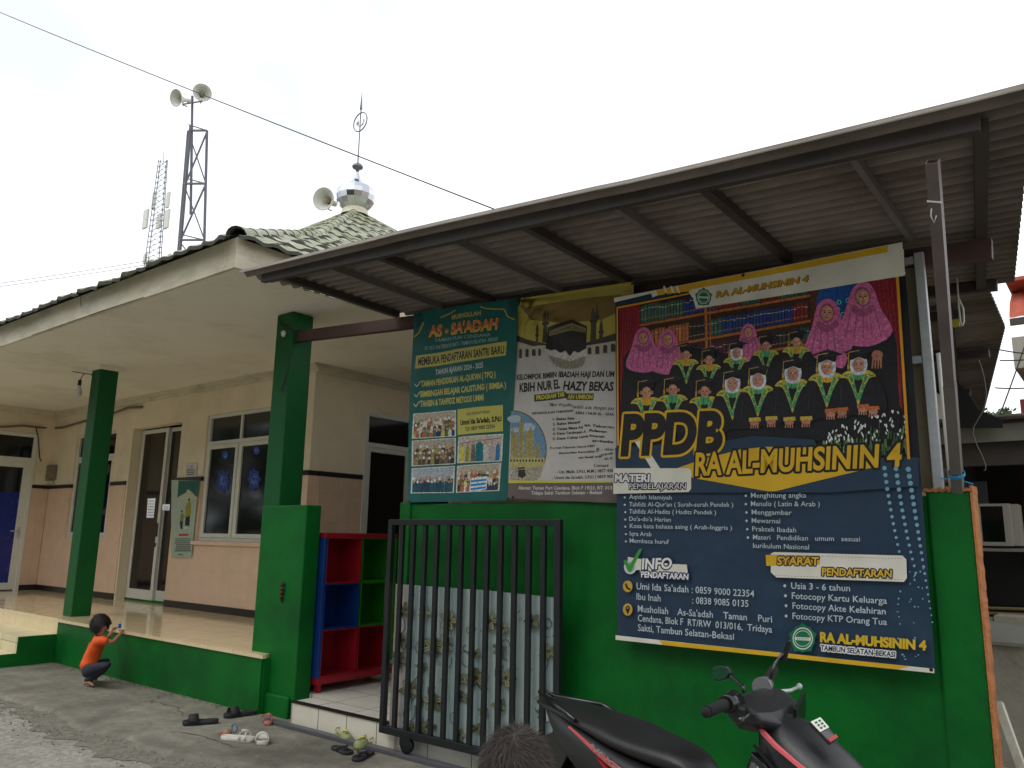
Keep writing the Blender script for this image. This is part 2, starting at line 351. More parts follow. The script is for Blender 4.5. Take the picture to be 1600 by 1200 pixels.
def ridge(x0, y0, sx, sy):
    b = MB(); d = -.03
    while d < AP-.05:
        d1 = d+.36; p = Vector((x0+sx*d, y0+sy*d, rz(max(d,0))-.02)); q = Vector((x0+sx*d1, y0+sy*d1, rz(max(d1,0))-.02))
        dr = (q-p).normalized(); a = dr.cross(Vector((0,0,1))).normalized(); u = a.cross(dr)
        vs = []; n = 9
        for c, r in ((p, .082), (q, .072)):
            for j in range(n):
                t = math.pi*(j/(n-1))*1.1-.05*math.pi; vs.append(c+a*math.cos(t)*r+u*math.sin(t)*r)
        for c, r in ((p, .062),):
            for j in range(n):
                t = math.pi*(j/(n-1))*1.1-.05*math.pi; vs.append(c+dr*.05+a*math.cos(t)*r+u*math.sin(t)*r)
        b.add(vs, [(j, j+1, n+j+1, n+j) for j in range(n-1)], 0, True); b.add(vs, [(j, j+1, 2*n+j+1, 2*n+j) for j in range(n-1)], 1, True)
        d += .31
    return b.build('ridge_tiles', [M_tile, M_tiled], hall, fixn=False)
ridge(XR, YF, -1, 1); ridge(XR, YB, -1, -1); ridge(XL, YF, 1, 1)
# porch
b = MB(); b.box((XWING, 4.262, .03), (-6.0, YW+.2, ZF)); b.build('porch_floor', M_floor, hall, bevel=.004)
b = MB(); b.box((-9.95, 4.24, 0), (-5.99, 4.26, ZF-.03)); b.box((-5.99, 4.26, 0), (-5.975, 4.9, ZF-.03)); b.box((-9.95, 4.24, -.05), (-5.975, 4.243, .0)); b.build('porch_front', M_green, hall)
b = MB(); b.box((-9.97, 4.225, ZF-.03), (-5.96, 4.262, ZF+.002)); b.build('porch_edge', M_floor, hall)
b = MB(); b.box((XWING, 3.84, 0), (-9.97, 4.26, .315)); b.box((XWING, 3.42, 0), (-9.97, 3.838, .14)); b.build('steps', M_stepx, hall, bevel=.004)
b = MB(); b.prism([(-9.968, 4.24, -.02), (-9.968, 4.24, .312), (-9.968, 3.842, .312), (-9.968, 3.842, .137), (-9.968, 3.42, .137), (-9.968, 3.42, -.02)], (.018, 0, 0)); b.build('step_side', M_green, hall)
def pillar(x0, y0, w):
    b = MB(); b.box((x0, y0, ZF), (x0+w, y0+w, ZC-.05)); b.build('pillar', M_green2, hall, bevel=.008)
    b = MB(); b.box((x0-.035, y0-.035, ZC-.05), (x0+w+.035, y0+w+.035, ZC-.001)); b.build('pillar_cap', M_ceil, hall)
pillar(-10.33, 4.44, .23)
b = MB(); b.box((-6.26, 4.32, ZF-.04), (-6.02, 4.56, 3.545)); b.build('pillar', M_green2, hall, bevel=.008)
b = MB(); b.box((-6.262, 4.318, -.03), (-5.62, 4.48, 1.745)); b.build('pier', M_green, hall, bevel=.01)
b = MB(); b.box((-6.02, 4.29, -.01), (-5.66, 4.317, .17)); b.build('plinth', M_green, hall, bevel=.02)
# glazed openings -------------------------------------------------
def frame_x(b, x0, x1, z0, z1, y, w, d=.05):
    b.box((x0, y, z0), (x0+w, y+d, z1)); b.box((x1-w, y, z0), (x1, y+d, z1)); b.box((x0+w, y, z0), (x1-w, y+d, z0+w)); b.box((x0+w, y, z1-w), (x1-w, y+d, z1))
def window_x(x0, x1, z0, z1, n, zt, y=YW+.03, name='window'):
    fr = MB(); w = .055
    frame_x(fr, x0, x1, z0, z1, y, .045, .07)
    fr.box((x0+.045, y, zt), (x1-.045, y+.07, zt+.05))
    cw = (x1-x0-.09)/n
    for i in range(1, n): fr.box((x0+.045+cw*i-.02, y+.002, z0+.045), (x0+.045+cw*i+.02, y+.068, z1-.045))
    for i in range(n):
        a = x0+.045+cw*i+(.022 if i else .002); c = x0+.045+cw*(i+1)-(.022 if i < n-1 else .002)
        frame_x(fr, a, c, z0+.047, zt-.004, y-.012, w, .04)
    f = fr.build(name, M_white, hall, bevel=.004)
    for i in range(n):
        a = x0+.045+cw*i+.02; c = x0+.045+cw*(i+1)-.02
        p = MB(); p.box((a+.03, y+.012, z0+.07), (c-.03, y+.02, zt-.03)); p.build('pane', M_pane, f)
        p = MB(); p.box((a, y+.030, zt+.05), (c, y+.036, z1-.045)); p.build('pane', M_pane, f)
    return f
window_x(-10.08, -8.5, 1.38, 3.10, 2, 2.68)
window_x(-14.1, -12.7, 1.36, 3.08, 2, 2.66)
for x0, x1 in ((-10.12, -8.46),):
    b = MB(); b.box((x0-.02, YW-.05, 1.33), (x1+.02, YW+.03, 1.378)); b.build('window_sill', M_dado, hall, bevel=.004)
# sliding glass door
b = MB(); b.box((-12.2, YW+.0, .48), (-12.16, YW+.3, 3.06)); b.build('door_reveal', M_cream, hall)
b = MB(); b.box((-12.16, YW+.14, ZF), (-10.74, YW+.24, ZF+.03)); b.build('door_sill', M_green, hall)
dy = YW+.14
for (x0, x1, yy) in ((-12.14, -11.36, dy), (-11.42, -10.76, dy+.045)):
    f = MB(); f.box((x0, yy, ZF+.03), (x0+.07, yy+.04, 3.04)); f.box((x1-.07, yy, ZF+.03), (x1, yy+.04, 3.04)); f.box((x0+.07, yy, ZF+.03), (x1-.07, yy+.04, ZF+.17)); f.box((x0+.07, yy, 2.98), (x1-.07, yy+.04, 3.04))
    dr = f.build('sliding_door', M_white, hall, bevel=.004)
    p = MB(); p.box((x0+.06, yy+.015, ZF+.16), (x1-.06, yy+.022, 2.99)); p.build('pane', M_pane, dr)
    if yy == dy:
        p = MB(); p.box((x1-.05, yy-.012, 1.42), (x1-.02, yy+.002, 1.62)); p.box((x1-.05, yy-.012, 1.27), (x1-.03, yy+.002, 1.33)); p.build('handle', M_black, dr, bevel=.003)
# blue door on the wing
f = MB(); X = XWING-.06
for a, c in (((X, yd0-.06, ZF), (X+.08, yd0, 3.12)), ((X, yd1, ZF), (X+.08, yd1+.06, 3.12)), ((X, yd0, 3.06), (X+.08, yd1, 3.12)), ((X, yd0, 2.62), (X+.08, yd1, 2.70)),
             ((X+.02, yd0, ZF+.02), (X+.06, yd0+.09, 2.62)), ((X+.02, yd1-.10, ZF+.02), (X+.06, yd1, 2.62)), ((X+.02, yd0+.09, ZF+.02), (X+.06, yd1-.10, ZF+.13)), ((X+.02, yd0+.09, 2.53), (X+.06, yd1-.10, 2.62))): f.box(a, c)
bd = f.build('blue_door', M_white, hall, bevel=.004)
p = MB(); p.box((X+.03, yd0+.08, ZF+.12), (X+.036, yd1-.09, 2.1)); p.build('blue_panel', M_blue, bd)
p = MB(); p.box((X+.03, yd0+.08, 2.1), (X+.036, yd1-.09, 2.54)); p.box((X+.03, yd0, 2.7), (X+.036, yd1, 3.06)); p.build('pane', M_pane, bd)
p = MB(); p.tube([(X+.06, yd1-.05, 1.46), (X+.10, yd1-.05, 1.46), (X+.105, yd1-.19, 1.46)], .009, 8); p.box((X+.06, yd1-.07, 1.34), (X+.068, yd1-.03, 1.52)); p.build('handle', M_metal, bd)
p = MB()
for i in range(20):
    t = 2*math.pi*i/20; t2 = 2*math.pi*(i+1)/20; p.add([(X+.04, 5.0, 1.83), (X+.04, 5.0+.07*math.cos(t), 1.83+.07*math.sin(t)), (X+.04, 5.0+.07*math.cos(t2), 1.83+.07*math.sin(t2))], [(0,1,2)])
p.build('emblem', M_white, bd)
# side window/door behind the banners
b = MB(); XX = XW-.05
for a, c in (((XX, 6.78, .48), (XX+.07, 6.84, 3.08)), ((XX, 8.44, .48), (XX+.07, 8.5, 3.08)), ((XX, 6.84, 3.02), (XX+.07, 8.44, 3.08)), ((XX, 6.84, 2.62), (XX+.07, 8.44, 2.68)), ((XX, 7.6, .48), (XX+.07, 7.66, 3.02)),
             ((XX+.02, 6.84, .5), (XX+.06, 6.9, 2.62)), ((XX+.02, 7.54, .5), (XX+.06, 7.6, 2.62)), ((XX+.02, 6.9, .5), (XX+.06, 7.54, .6)), ((XX+.02, 6.9, 2.56), (XX+.06, 7.54, 2.62))): b.box(a, c)
sw = b.build('side_door', M_white, hall, bevel=.004)
b = MB(); b.box((XX+.03, 6.88, .58), (XX+.036, 7.56, 2.58)); b.box((XX+.03, 6.84, 2.68), (XX+.036, 8.44, 3.02)); b.box((XX+.03, 7.66, .5), (XX+.036, 8.44, 2.62)); b.build('pane', M_pane, sw)
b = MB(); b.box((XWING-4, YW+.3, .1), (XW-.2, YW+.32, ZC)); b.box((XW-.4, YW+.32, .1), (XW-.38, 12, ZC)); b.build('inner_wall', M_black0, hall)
# dome with spire and ring emblem
AX, AY, AZ = XR-AP, YF+AP, rz(AP)
b = MB(); seg = 12
b.lathe((AX, AY, AZ-.12), [(.30,0),(.27,.1),(.24,.16)], 24)
b.build('dome_collar', M_fascia, hall)
b = MB(); prof = [(.24,.02),(.32,.09),(.385,.19),(.415,.30),(.41,.40),(.36,.49),(.27,.55),(.17,.60),(.10,.68),(.07,.78),(.05,.86)]
b.lathe((AX, AY, AZ), prof, 16, smooth=False); dome = b.build('dome', M_silver, hall)
b = MB(); b.lathe((AX, AY, AZ), [(.028,.8),(.035,.92),(.11,.96),(.12,1.0),(.09,1.04),(.025,1.06),(.016,1.12),(.014,1.5),(.012,2.3),(.03,2.32),(.022,2.42),(.004,2.72)], 12)
b.build('spire', M_steeld, dome)
b = MB(); cz = AZ+2.02; rr = .21
ring = [(AX+rr*math.cos(t), AY, cz+rr*math.sin(t)) for t in [2*math.pi*i/32 for i in range(33)]]
b.tube(ring, .014, 8)
def stroke(pts, r=.009): b.tube([(AX+x, AY-.005, cz+z) for x, z in pts], r, 6)
stroke([(.11,.0),(.12,-.06),(.08,-.1),(.07,-.05),(.06,-.1),(.0,-.11),(-.05,-.08)]); stroke([(.0,.1),(.005,0),(.0,-.1)]); stroke([(-.05,.05),(-.05,-.06)]); stroke([(-.09,.03),(-.12,-.02),(-.09,-.06),(-.07,-.0),(-.09,.03)]); stroke([(.08,.04),(.12,.02),(.13,-.04)])
b.build('ring_emblem', M_steeld, dome)
# ------------------------------------------------------------------ green boundary wall with step
bw = thing('boundary_wall', 'low bright green wall with a chipped orange right edge, carrying the banners', 'wall', (-2.5, 4.3, 0))
b = MB(); b.box((-4.42, 4.30, -.05), (-.785, 4.42, 1.735)); b.build('wall', M_green, bw, bevel=.006)
b = MB(); b.box((-.79, 4.285, -.05), (-.60, 4.44, 1.755)); b.build('pier', M_green, bw, bevel=.012)
b = MB(); b.box((-4.44, 4.285, -.05), (-4.33, 4.44, 1.75)); b.build('pier', M_green, bw, bevel=.008)
M_orange = mat('raw orange edge', (176, 112, 66), .9, .25, 12, bump=.6, bscale=60, stain=(150, 84, 40), sscale=8, samt=.8)
e = MB(); n = 130
vs = []
for i in range(n+1):
    z = -.05+1.83*i/n; j = rnd.uniform(-.006, .006)+.003*math.sin(i*.7)
    vs += [(-.601, 4.281+j*.3, z), (-.592+j*.3, 4.285, z), (-.592+j*.3, 4.44, z), (-.601, 4.444, z)]
e.add(vs, [(4*i+k, 4*i+(k+1) % 4, 4*i+4+(k+1) % 4, 4*i+4+k) for i in range(n) for k in range(4)]+[(4*n, 4*n+1, 4*n+2, 4*n+3)])
vs = []
for i in range(24):
    x = -.80+.21*i/23; j = .006*math.sin(i*1.9)+.005*math.sin(i*4.1)
    vs += [(x, 4.279+j*.2, 1.752+j*.5), (x, 4.284, 1.768+j), (x, 4.44, 1.768+j), (x, 4.444, 1.752)]
e.add(vs, [(4*i+k, 4*i+(k+1) % 4, 4*i+4+(k+1) % 4, 4*i+4+k) for i in range(23) for k in range(4)]+[(0,3,2,1), (92,93,94,95)])
e.build('broken_edge', M_orange, bw)
b = MB(); b.box((-5.48, 4.19, -.03), (-4.30, 4.22, .172)); b.build('step_riser', M_stepw, bw, bevel=.003)
b = MB(); b.box((-5.485, 4.182, .172), (-4.30, 4.222, .186)); b.build('step_nosing', M_dark, bw)
fl = MB(); fl.box((-5.47, 4.222, 0), (-.6, 4.482, .182)); fl.box((-5.97, 4.482, 0), (-.6, 9.5, .182)); tag(fl.build('entry_floor', M_floorw), kind='structure')

# ------------------------------------------------------------------ tin canopy
t_ = M_tin.node_tree; b_ = t_.nodes['Principled BSDF']; n_ = t_.nodes.new   # darker bands painted into the grooves in place of corrugation shading
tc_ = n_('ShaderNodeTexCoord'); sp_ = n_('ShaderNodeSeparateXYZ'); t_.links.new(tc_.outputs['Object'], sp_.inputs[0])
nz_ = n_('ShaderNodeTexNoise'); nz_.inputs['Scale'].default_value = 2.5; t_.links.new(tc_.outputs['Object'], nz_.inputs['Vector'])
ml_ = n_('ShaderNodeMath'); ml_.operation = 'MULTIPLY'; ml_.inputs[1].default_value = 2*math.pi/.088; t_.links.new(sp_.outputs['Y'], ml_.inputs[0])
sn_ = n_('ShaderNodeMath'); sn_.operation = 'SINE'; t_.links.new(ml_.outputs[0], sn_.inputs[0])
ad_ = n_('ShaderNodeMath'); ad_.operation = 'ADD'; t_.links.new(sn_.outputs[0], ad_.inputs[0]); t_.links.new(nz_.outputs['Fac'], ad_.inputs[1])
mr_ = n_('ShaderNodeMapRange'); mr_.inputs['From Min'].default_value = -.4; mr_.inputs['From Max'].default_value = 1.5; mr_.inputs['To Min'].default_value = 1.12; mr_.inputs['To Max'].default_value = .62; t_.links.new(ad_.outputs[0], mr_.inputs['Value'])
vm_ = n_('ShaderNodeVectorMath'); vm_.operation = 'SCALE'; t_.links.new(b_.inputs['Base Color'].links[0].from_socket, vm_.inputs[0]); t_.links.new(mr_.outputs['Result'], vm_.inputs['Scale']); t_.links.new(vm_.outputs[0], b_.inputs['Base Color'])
can = thing('tin_canopy', 'long grey corrugated canopy on dark steel rafters above the banners', 'canopy', (-2.6, 3.7, 3.1))
def cz(x, y): return 3.36-.0605*(x+4.95)-.012*(y-3.1)
def corrug(xa, xb, y0, y1, zf, wl=.088, amp=.02, nx=24, th=.006):
    b = MB(); ny = int((y1-y0)/wl*8); vs = []
    for i in range(ny+1):
        y = y0+(y1-y0)*i/ny; a, c = xa(y), xb(y)
        for j in range(nx+1):
            x = a+(c-a)*j/nx
            z = zf(x, y)+amp*math.sin(2*math.pi*y/wl)+.006*math.sin(x*1.7+1)+(.004 if (j//8) % 2 else 0)
            vs.append((x, y, z))
    m = nx+1; K = len(vs); top = [(i*m+j, i*m+j+1, (i+1)*m+j+1, (i+1)*m+j) for i in range(ny) for j in range(nx)]
    b.add(vs, top, 0, True); b.add([(x, y, z+th) for x, y, z in vs], [f[::-1] for f in top], 0, True)
    rim = [i*m for i in range(ny+1)], [i*m+nx for i in range(ny+1)], list(range(m)), [ny*m+j for j in range(m)]
    o = len(b.v)-2*K
    for r in rim:
        b.f += [(o+p, o+q, o+K+q, o+K+p) for p, q in zip(r, r[1:])]; b.m += [0]*(len(r)-1); b.sm += [False]*(len(r)-1)
    return b
xa = lambda y: -4.98+.24*(y-3.1)
xb = lambda y: -.12-.13*(y-3.1)
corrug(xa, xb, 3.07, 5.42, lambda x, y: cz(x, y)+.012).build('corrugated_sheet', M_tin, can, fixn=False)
M_chan = mat('grey channel', (108, 102, 98), .5, .15, 5)
def rbar(p, q, w=.045, h=.06, name='rafter', m=M_rafter):
    b = MB(); b.bar(p, q, w, h); return b.build(name, m, can)
rbar((-4.80, 3.17, cz(-4.8, 3.17)-.035), (-.30, 3.17, cz(-.3, 3.17)-.035), .04, .07, 'front_beam')
for i, x in enumerate((-4.62, -4.09, -3.60, -2.97, -2.45, -1.88, -1.41, -.76)):
    w = .026 if i % 2 else .045
    o = rbar((x, 3.195, cz(x, 3.2)-.036), (x, 4.34, cz(x, 4.3)-.036), w, .05, 'rafter', M_rafter if i % 2 == 0 else M_chan)
rbar((-.30, 3.195, cz(-.3, 3.2)-.036), (-.585, 5.3, cz(-.58, 5.3)-.036), .05, .055, 'rafter')
rbar((-6.02, 4.40, 3.315), (-.42, 4.40, cz(-.42, 4.40)-.115), .06, .10, 'back_beam', M_wood)
rbar((-4.7, 5.3, cz(-4.7, 5.3)-.04), (-.5, 5.3, cz(-.5, 5.3)-.04), .05, .06, 'rear_beam')
# galvanised frame behind the large banner, with its board
fr = thing('banner_frame', 'galvanised steel frame with a beige backing board behind the large banner', 'frame', (-.74, 4.36, 1.76))
b = MB(); b.box((-.765, 4.335, 1.75), (-.72, 4.375, 2.99)); b.build('post', M_metal, fr, bevel=.003)
for z in (2.955, 2.425): b = MB(); b.box((-2.5, 4.34, z-.02), (-.767, 4.37, z+.02)); b.build('rail', M_metal, fr, bevel=.002)
M_board = mat('beige board', (150, 138, 112), .8, .08)
b = MB(); b.box((-2.6, 4.385, 1.76), (-.73, 4.395, 3.02)); b.build('board', M_board, fr)
b = MB(); b.tube([(-.69, 4.36, 1.76), (-.695, 4.36, 2.45)], .010, 8); b.build('pvc_pipe', M_white, fr)
# leaning channel post
def hp(p, z): d = ray(p); return CAM+d*((z-CAM[2])/d[2])
top = at((1457, 252), z=2.93); bot = at((1497, 768), y=4.30); bot[2] = 1.757
lp = thing('leaning_post', 'brown steel tube standing on the wall end and leaning outwards, open at the top', 'post', tuple(bot))
b = MB(); t = Vector(top); s_ = Vector(bot); d = (t-s_).normalized(); u = Vector((0, -1, 0)); u = (u-d*u.dot(d)).normalized(); a = d.cross(u)
w = .022; wi = .018
def ringp(c, r): return [c+a*r+u*r, c-a*r+u*r, c-a*r-u*r, c+a*r-u*r]
vs = ringp(s_, w)+ringp(t, w)+ringp(t, wi)+ringp(t-d*.12, wi)
b.add(vs, [(k, (k+1) % 4, 4+(k+1) % 4, 4+k) for k in range(4)]+[(4+k, 4+(k+1) % 4, 8+(k+1) % 4, 8+k) for k in range(4)]+[(8+k, 8+(k+1) % 4, 12+(k+1) % 4, 12+k) for k in range(4)]+[(12,13,14,15)])
b.build('tube', M_tube, lp)
b = MB(); g0, g1 = s_, s_+d*.62
b.add(ringp(g0, w+.0015)+ringp(g1, w+.0015), [(k, (k+1) % 4, 4+(k+1) % 4, 4+k) for k in range(4)]); b.build('grey_paint', M_chan, lp)
b = MB(); c0 = t-d*.16
b.tube([c0+a*.025+u*.024, c0-a*.025+u*.024+d*.01], .004, 6); b.tube([c0+u*.028-a*.01-d*.02, c0+u*.03-a*.014-d*.05, c0+u*.03-a*.004-d*.08, c0+u*.03+a*.005-d*.05], .003, 6)
b.build('rope', M_white, lp)
M_string = mat('blue string', (40, 140, 190), .7, .2)
b = MB(); c0 = s_+d*.10
for k in range(4):
    b.tube([c0+(a*math.cos(t_)+u*math.sin(t_))*.034+d*(.004*k+.004*math.sin(t_*2)) for t_ in [2*math.pi*i/10 for i in range(11)]], .003, 5)
b.tube([c0+u*.04-a*.03, c0+u*.05-a*.06+d*.01], .003, 5); b.tube([c0+u*.04+a*.03, c0+u*.045+a*.075-d*.008], .003, 5)
b.build('blue_string', M_string, lp)
# ------------------------------------------------------------------ sliding gate and rail
gate = thing('sliding_gate', 'black barred steel gate with a flowered sheet tied behind its lower half', 'gate', (-3.6, 4.17, 0))
GY = 4.13; gx0, gx1, gz0, gz1 = -4.355, -2.85, .13, 1.615
b = MB(); s = .02
b.box((gx0-.02, GY-s, gz0), (gx0+.02, GY+s, gz1)); b.box((gx1-.025, GY-s, gz0), (gx1+.02, GY+s, gz1)); b.box((gx0+.02, GY-s, gz1-.04), (gx1-.025, GY+s, gz1)); b.box((gx0+.02, GY-s, gz0), (gx1-.025, GY+s, gz0+.05))
b.build('gate_frame', M_black, gate, bevel=.003)
nb = 13
for i in range(1, nb):
    x = gx0+(gx1-gx0)*i/nb; b = MB(); b.box((x-.017, GY-.012, gz0+.05), (x+.017, GY+.012, gz1-.04)); b.build('gate_bar', M_black, gate)
b = MB(); b.box((gx0-.035, GY-.01, .95), (gx0-.021, GY+.02, 1.22)); b.build('lock_plate', M_black, gate)
for x in (gx0+.25, gx1-.25):
    b = MB(); b.lathe((x, GY, .085), [(.0,-.02),(.05,-.02),(.055,0),(.05,.02),(.0,.02)], 18, mat=Matrix.Rotation(R(90), 3, 'X')); b.build('wheel', M_black, gate)
    b = MB(); b.box((x-.05, GY-.028, .085), (x+.05, GY-.022, gz0+.01)); b.build('wheel_bracket', M_black, gate)
b = MB(); b.box((-5.72, GY-.03, 0), (-.9, GY+.03, .03)); tag(b.build('gate_rail', mat('rail steel', (84, 84, 90), .5, .2, 5), None, bevel=.004), 'dark steel rail on the pavement under the sliding gate', 'rail')

# ------------------------------------------------------------------ shelf of coloured cubes
M_red = mat('red shelf', (150, 18, 34), .4, .08); M_sblue = mat('blue shelf', (12, 52, 118), .4, .08)
M_sgreen = mat('lime shelf', (36, 122, 22), .4, .08)
sh = thing('cube_shelf', 'red, blue and lime green shelf of six open cubes beside the entrance', 'shelf', (-5.7, 4.9, .18))
x0, x1, y0, y1, z0, z1 = -5.88, -5.57, 4.50, 5.36, .25, 1.50
b = MB(); b.box((x0, y0, z1-.03), (x1+.006, y1, z1+.012)); b.build('top', M_red, sh, bevel=.004)
b = MB(); b.box((x0, y0, z0), (x1+.006, y1, z0+.055)); b.build('base', M_red, sh, bevel=.004)
b = MB(); b.box((x0, y0-.004, z0+.055), (x1+.004, y0+.03, z1-.03)); b.build('side', M_sblue, sh, bevel=.003)
b = MB(); b.box((x0, y1-.03, z0+.055), (x1+.004, y1, z1-.03)); b.build('side', M_sgreen, sh, bevel=.003)
ym = (y0+y1)/2; zs = [z0+.055, z0+.055+.385, z0+.055+.77, z1-.03]
cols = {(0,0): M_red, (0,1): M_red, (1,0): M_sblue, (1,1): M_sgreen, (2,0): M_red, (2,1): M_sgreen}
for r in range(3):
    for c in range(2):
        ya, yb = (y0+.03, ym-.008) if c == 0 else (ym+.008, y1-.03); m = cols[(r, c)]; b = MB()
        za, zb = zs[r]+.002, zs[r+1]-.002
        b.box((x0, ya+.001, za), (x0+.01, yb-.001, zb)); b.box((x0+.01, ya+.001, zb-.008), (x1, yb-.001, zb)); b.box((x0+.01, ya+.001, za), (x1, yb-.001, za+.008))
        b.box((x0+.01, ya+.001, za+.008), (x1, ya+.009, zb-.008)); b.box((x0+.01, yb-.009, za+.008), (x1, yb-.001, zb-.008)); b.build('cube', m, sh)
for x in (x0+.03, x1-.03):
    for y in (y0+.04, y1-.04): b = MB(); b.box((x-.02, y-.02, .183), (x+.02, y+.02, z0)); b.build('leg', M_red, sh)

# ------------------------------------------------------------------ neighbour's yard on the right
nc = thing('rear_canopy', 'second dark corrugated canopy over the alley, behind the first', 'canopy', (-1.2, 8, 2.9))
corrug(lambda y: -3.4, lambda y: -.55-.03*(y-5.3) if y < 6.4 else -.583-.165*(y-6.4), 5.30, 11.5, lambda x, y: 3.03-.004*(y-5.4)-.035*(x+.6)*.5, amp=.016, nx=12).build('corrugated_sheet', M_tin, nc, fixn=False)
for x in (-.80, -2.2): b = MB(); b.bar((x, 5.5, 2.965), (x-.85, 11.4, 2.94), .06, .07); b.build('purlin', M_rafter, nc)
for y in (5.6, 6.9, 8.6, 10.6): b = MB(); b.bar((-3.3, y, 3.0), (-.75 if y < 7 else -.75-.17*(y-6.4), y, 2.955), .06, .06); b.build('cross_beam', M_rafter, nc)
b = MB(); b.box((-2.9, 11.4, 0), (-2.8, 11.5, 2.9)); b.build('post', M_rafter, nc)
ax_ = thing('light_block_annex', 'unseen side room added behind the banners to block light from the entrance', 'room', (-4, 7, 0))  # added out of sight to keep light off the shelf and side wall
M_axw = mat('added annex wall', (150, 138, 118), .8, .1)
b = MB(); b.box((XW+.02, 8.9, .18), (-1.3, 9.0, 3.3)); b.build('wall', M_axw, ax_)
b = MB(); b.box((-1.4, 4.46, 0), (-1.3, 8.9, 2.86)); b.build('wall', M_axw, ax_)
b = MB(); b.box((-5.32, 5.30, 3.40), (-3.38, 8.95, 3.44)); b.build('roof', M_tin, ax_)
shd = thing('neighbour_shed', 'dark open shed with a tin roof and pale eaves board right of the green wall', 'shed', (0, 8.5, 0))
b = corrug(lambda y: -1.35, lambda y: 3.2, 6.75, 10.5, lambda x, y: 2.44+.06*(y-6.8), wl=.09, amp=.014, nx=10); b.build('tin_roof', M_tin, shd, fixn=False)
M_pale = mat('weathered pale board', (126, 126, 116), .8, .15, 4, stain=(110, 108, 98))
b = MB(); b.box((-1.35, 6.86, 2.27), (3.1, 6.89, 2.40)); b.build('eaves_board', M_pale, shd)
b = MB(); b.box((-1.3, 6.95, 2.1), (3.1, 7.0, 2.40)); b.build('lintel', M_rafter, shd)
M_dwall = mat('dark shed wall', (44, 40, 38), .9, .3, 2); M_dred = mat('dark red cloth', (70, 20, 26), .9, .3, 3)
b = MB(); b.prism([at(p_, y=6.72) for p_ in ((1490, 590), (1512, 612), (1530, 640), (1566, 656), (1566, 668), (1490, 668))], (0, .03, 0)); b.build('black_tarp', mat('black sheet', (18, 17, 18), .8, .3), shd)
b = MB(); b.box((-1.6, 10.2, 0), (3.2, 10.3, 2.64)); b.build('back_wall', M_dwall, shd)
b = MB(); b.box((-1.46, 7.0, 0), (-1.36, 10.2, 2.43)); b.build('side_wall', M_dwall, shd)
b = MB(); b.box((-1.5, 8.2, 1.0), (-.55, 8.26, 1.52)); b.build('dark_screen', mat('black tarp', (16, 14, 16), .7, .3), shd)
b = MB()
for i in range(14):
    x = -.72+i*.05; b.bar((x, 8.1+.02*math.sin(i*2), 1.35), (x, 8.1+.02*math.sin(i*2+1), 2.15), .05, .03, up=(0,1,0))
b.build('hanging_cloth', M_dred, shd)
b = MB(); b.box((-1.3, 7.5, 1.62), (-.93, 7.53, 2.02)); b.build('grey_board', mat('grey board', (92, 92, 100), .8, .1), shd)
b = MB(); b.box((-1.28, 7.05, .9), (-1.22, 7.11, 2.25)); b.build('post', M_rafter, shd)
cab = thing('window_cabinet', 'small pale framed window cabinet mounted in the dark shed', 'cabinet', (-.8, 7.0, 1.5))
b = MB(); X0, X1, Z0, Z1 = -.99, -.74, 1.50, 1.82
b.box((X0, 7.1, Z0), (X0+.05, 7.14, Z1)); b.box((X1-.05, 7.1, Z0), (X1, 7.14, Z1)); b.box((X0+.05, 7.1, Z1-.02), (X1-.05, 7.14, Z1)); b.box((X0+.05, 7.1, Z0), (X1-.05, 7.14, Z0+.03)); b.box((X1-.006, 7.141, Z0+.003), (X1+.05, 7.36, Z1-.003)); b.build('frame', mat('pale cabinet', (150, 146, 134), .6, .1), cab, bevel=.003)
b = MB(); b.box((X0+.05, 7.115, Z0+.03), (X1-.05, 7.12, Z1-.02)); b.build('pane', M_pane, cab)
b = MB(); b.prism([(X0, 7.05, 1.46), (X1+.08, 7.02, 1.46), (X1+.1, 7.3, 1.47), (X0, 7.3, 1.47)], (0, 0, .02)); b.build('shelf', M_pale, cab)
for i, (z, xx) in enumerate(((1.09, -.84), (1.055, -.92))):
    b = MB(); b.tube([(xx, 6.3, z), (xx+1.4, 6.45, z+.03)], .010, 8); tag(b.build('bamboo_pole', mat('bamboo', (150, 130, 96), .7, .2)), ['thin bamboo pole lying across the dark shed, the upper one', 'thin bamboo pole lying across the dark shed, the lower one'][i], 'pole', 'bamboo poles in the shed')
cw = MB(); cw.box((-.86, 5.9, -.05), (3.2, 6.04, .90)); cwo = thing('concrete_wall', 'low rough concrete wall between the shed and the green wall', 'wall', (0, 6, 0)); cw.build('wall', M_conc, cwo, bevel=.015)
cw = MB(); cw.prism([(-.86, 5.85, .90), (-.60, 5.85, .90), (-.50, 6.1, 1.02), (-.86, 6.1, 1.03)], (0, 0, .02)); cw.build('coping', M_pale, cwo)
cw = MB(); cw.box((-.78, 6.05, .9), (3.2, 6.3, 1.06)); cw.build('ledge', M_conc, cwo)
pk = MB(); pk.bar(at((1560, 1098), y=4.7), at((1612, 1245), y=4.55), .035, .05, up=(0, -1, 0)); tag(pk.build('wooden_plank', mat('white plank', (206, 200, 184), .8, .2, 9, stain=(110, 96, 80), sscale=6)), 'weathered white plank propped in the grass beside the green wall', 'plank')
M_grass = mat('dry grass', (120, 126, 62), .9, .4, 12)
gr = MB()
for i in range(900):
    x = rnd.uniform(-.5, .9); y = rnd.uniform(4.5, 5.85); h = rnd.uniform(.08, .28)
    a = rnd.uniform(0, 6.28); l = rnd.uniform(.02, .12); w = .004
    zb = .30-.1*rnd.random()
    gr.add([(x-w*math.sin(a), y+w*math.cos(a), zb), (x+w*math.sin(a), y-w*math.cos(a), zb), (x+l*math.cos(a), y+l*math.sin(a), zb+h)], [(0,1,2)])
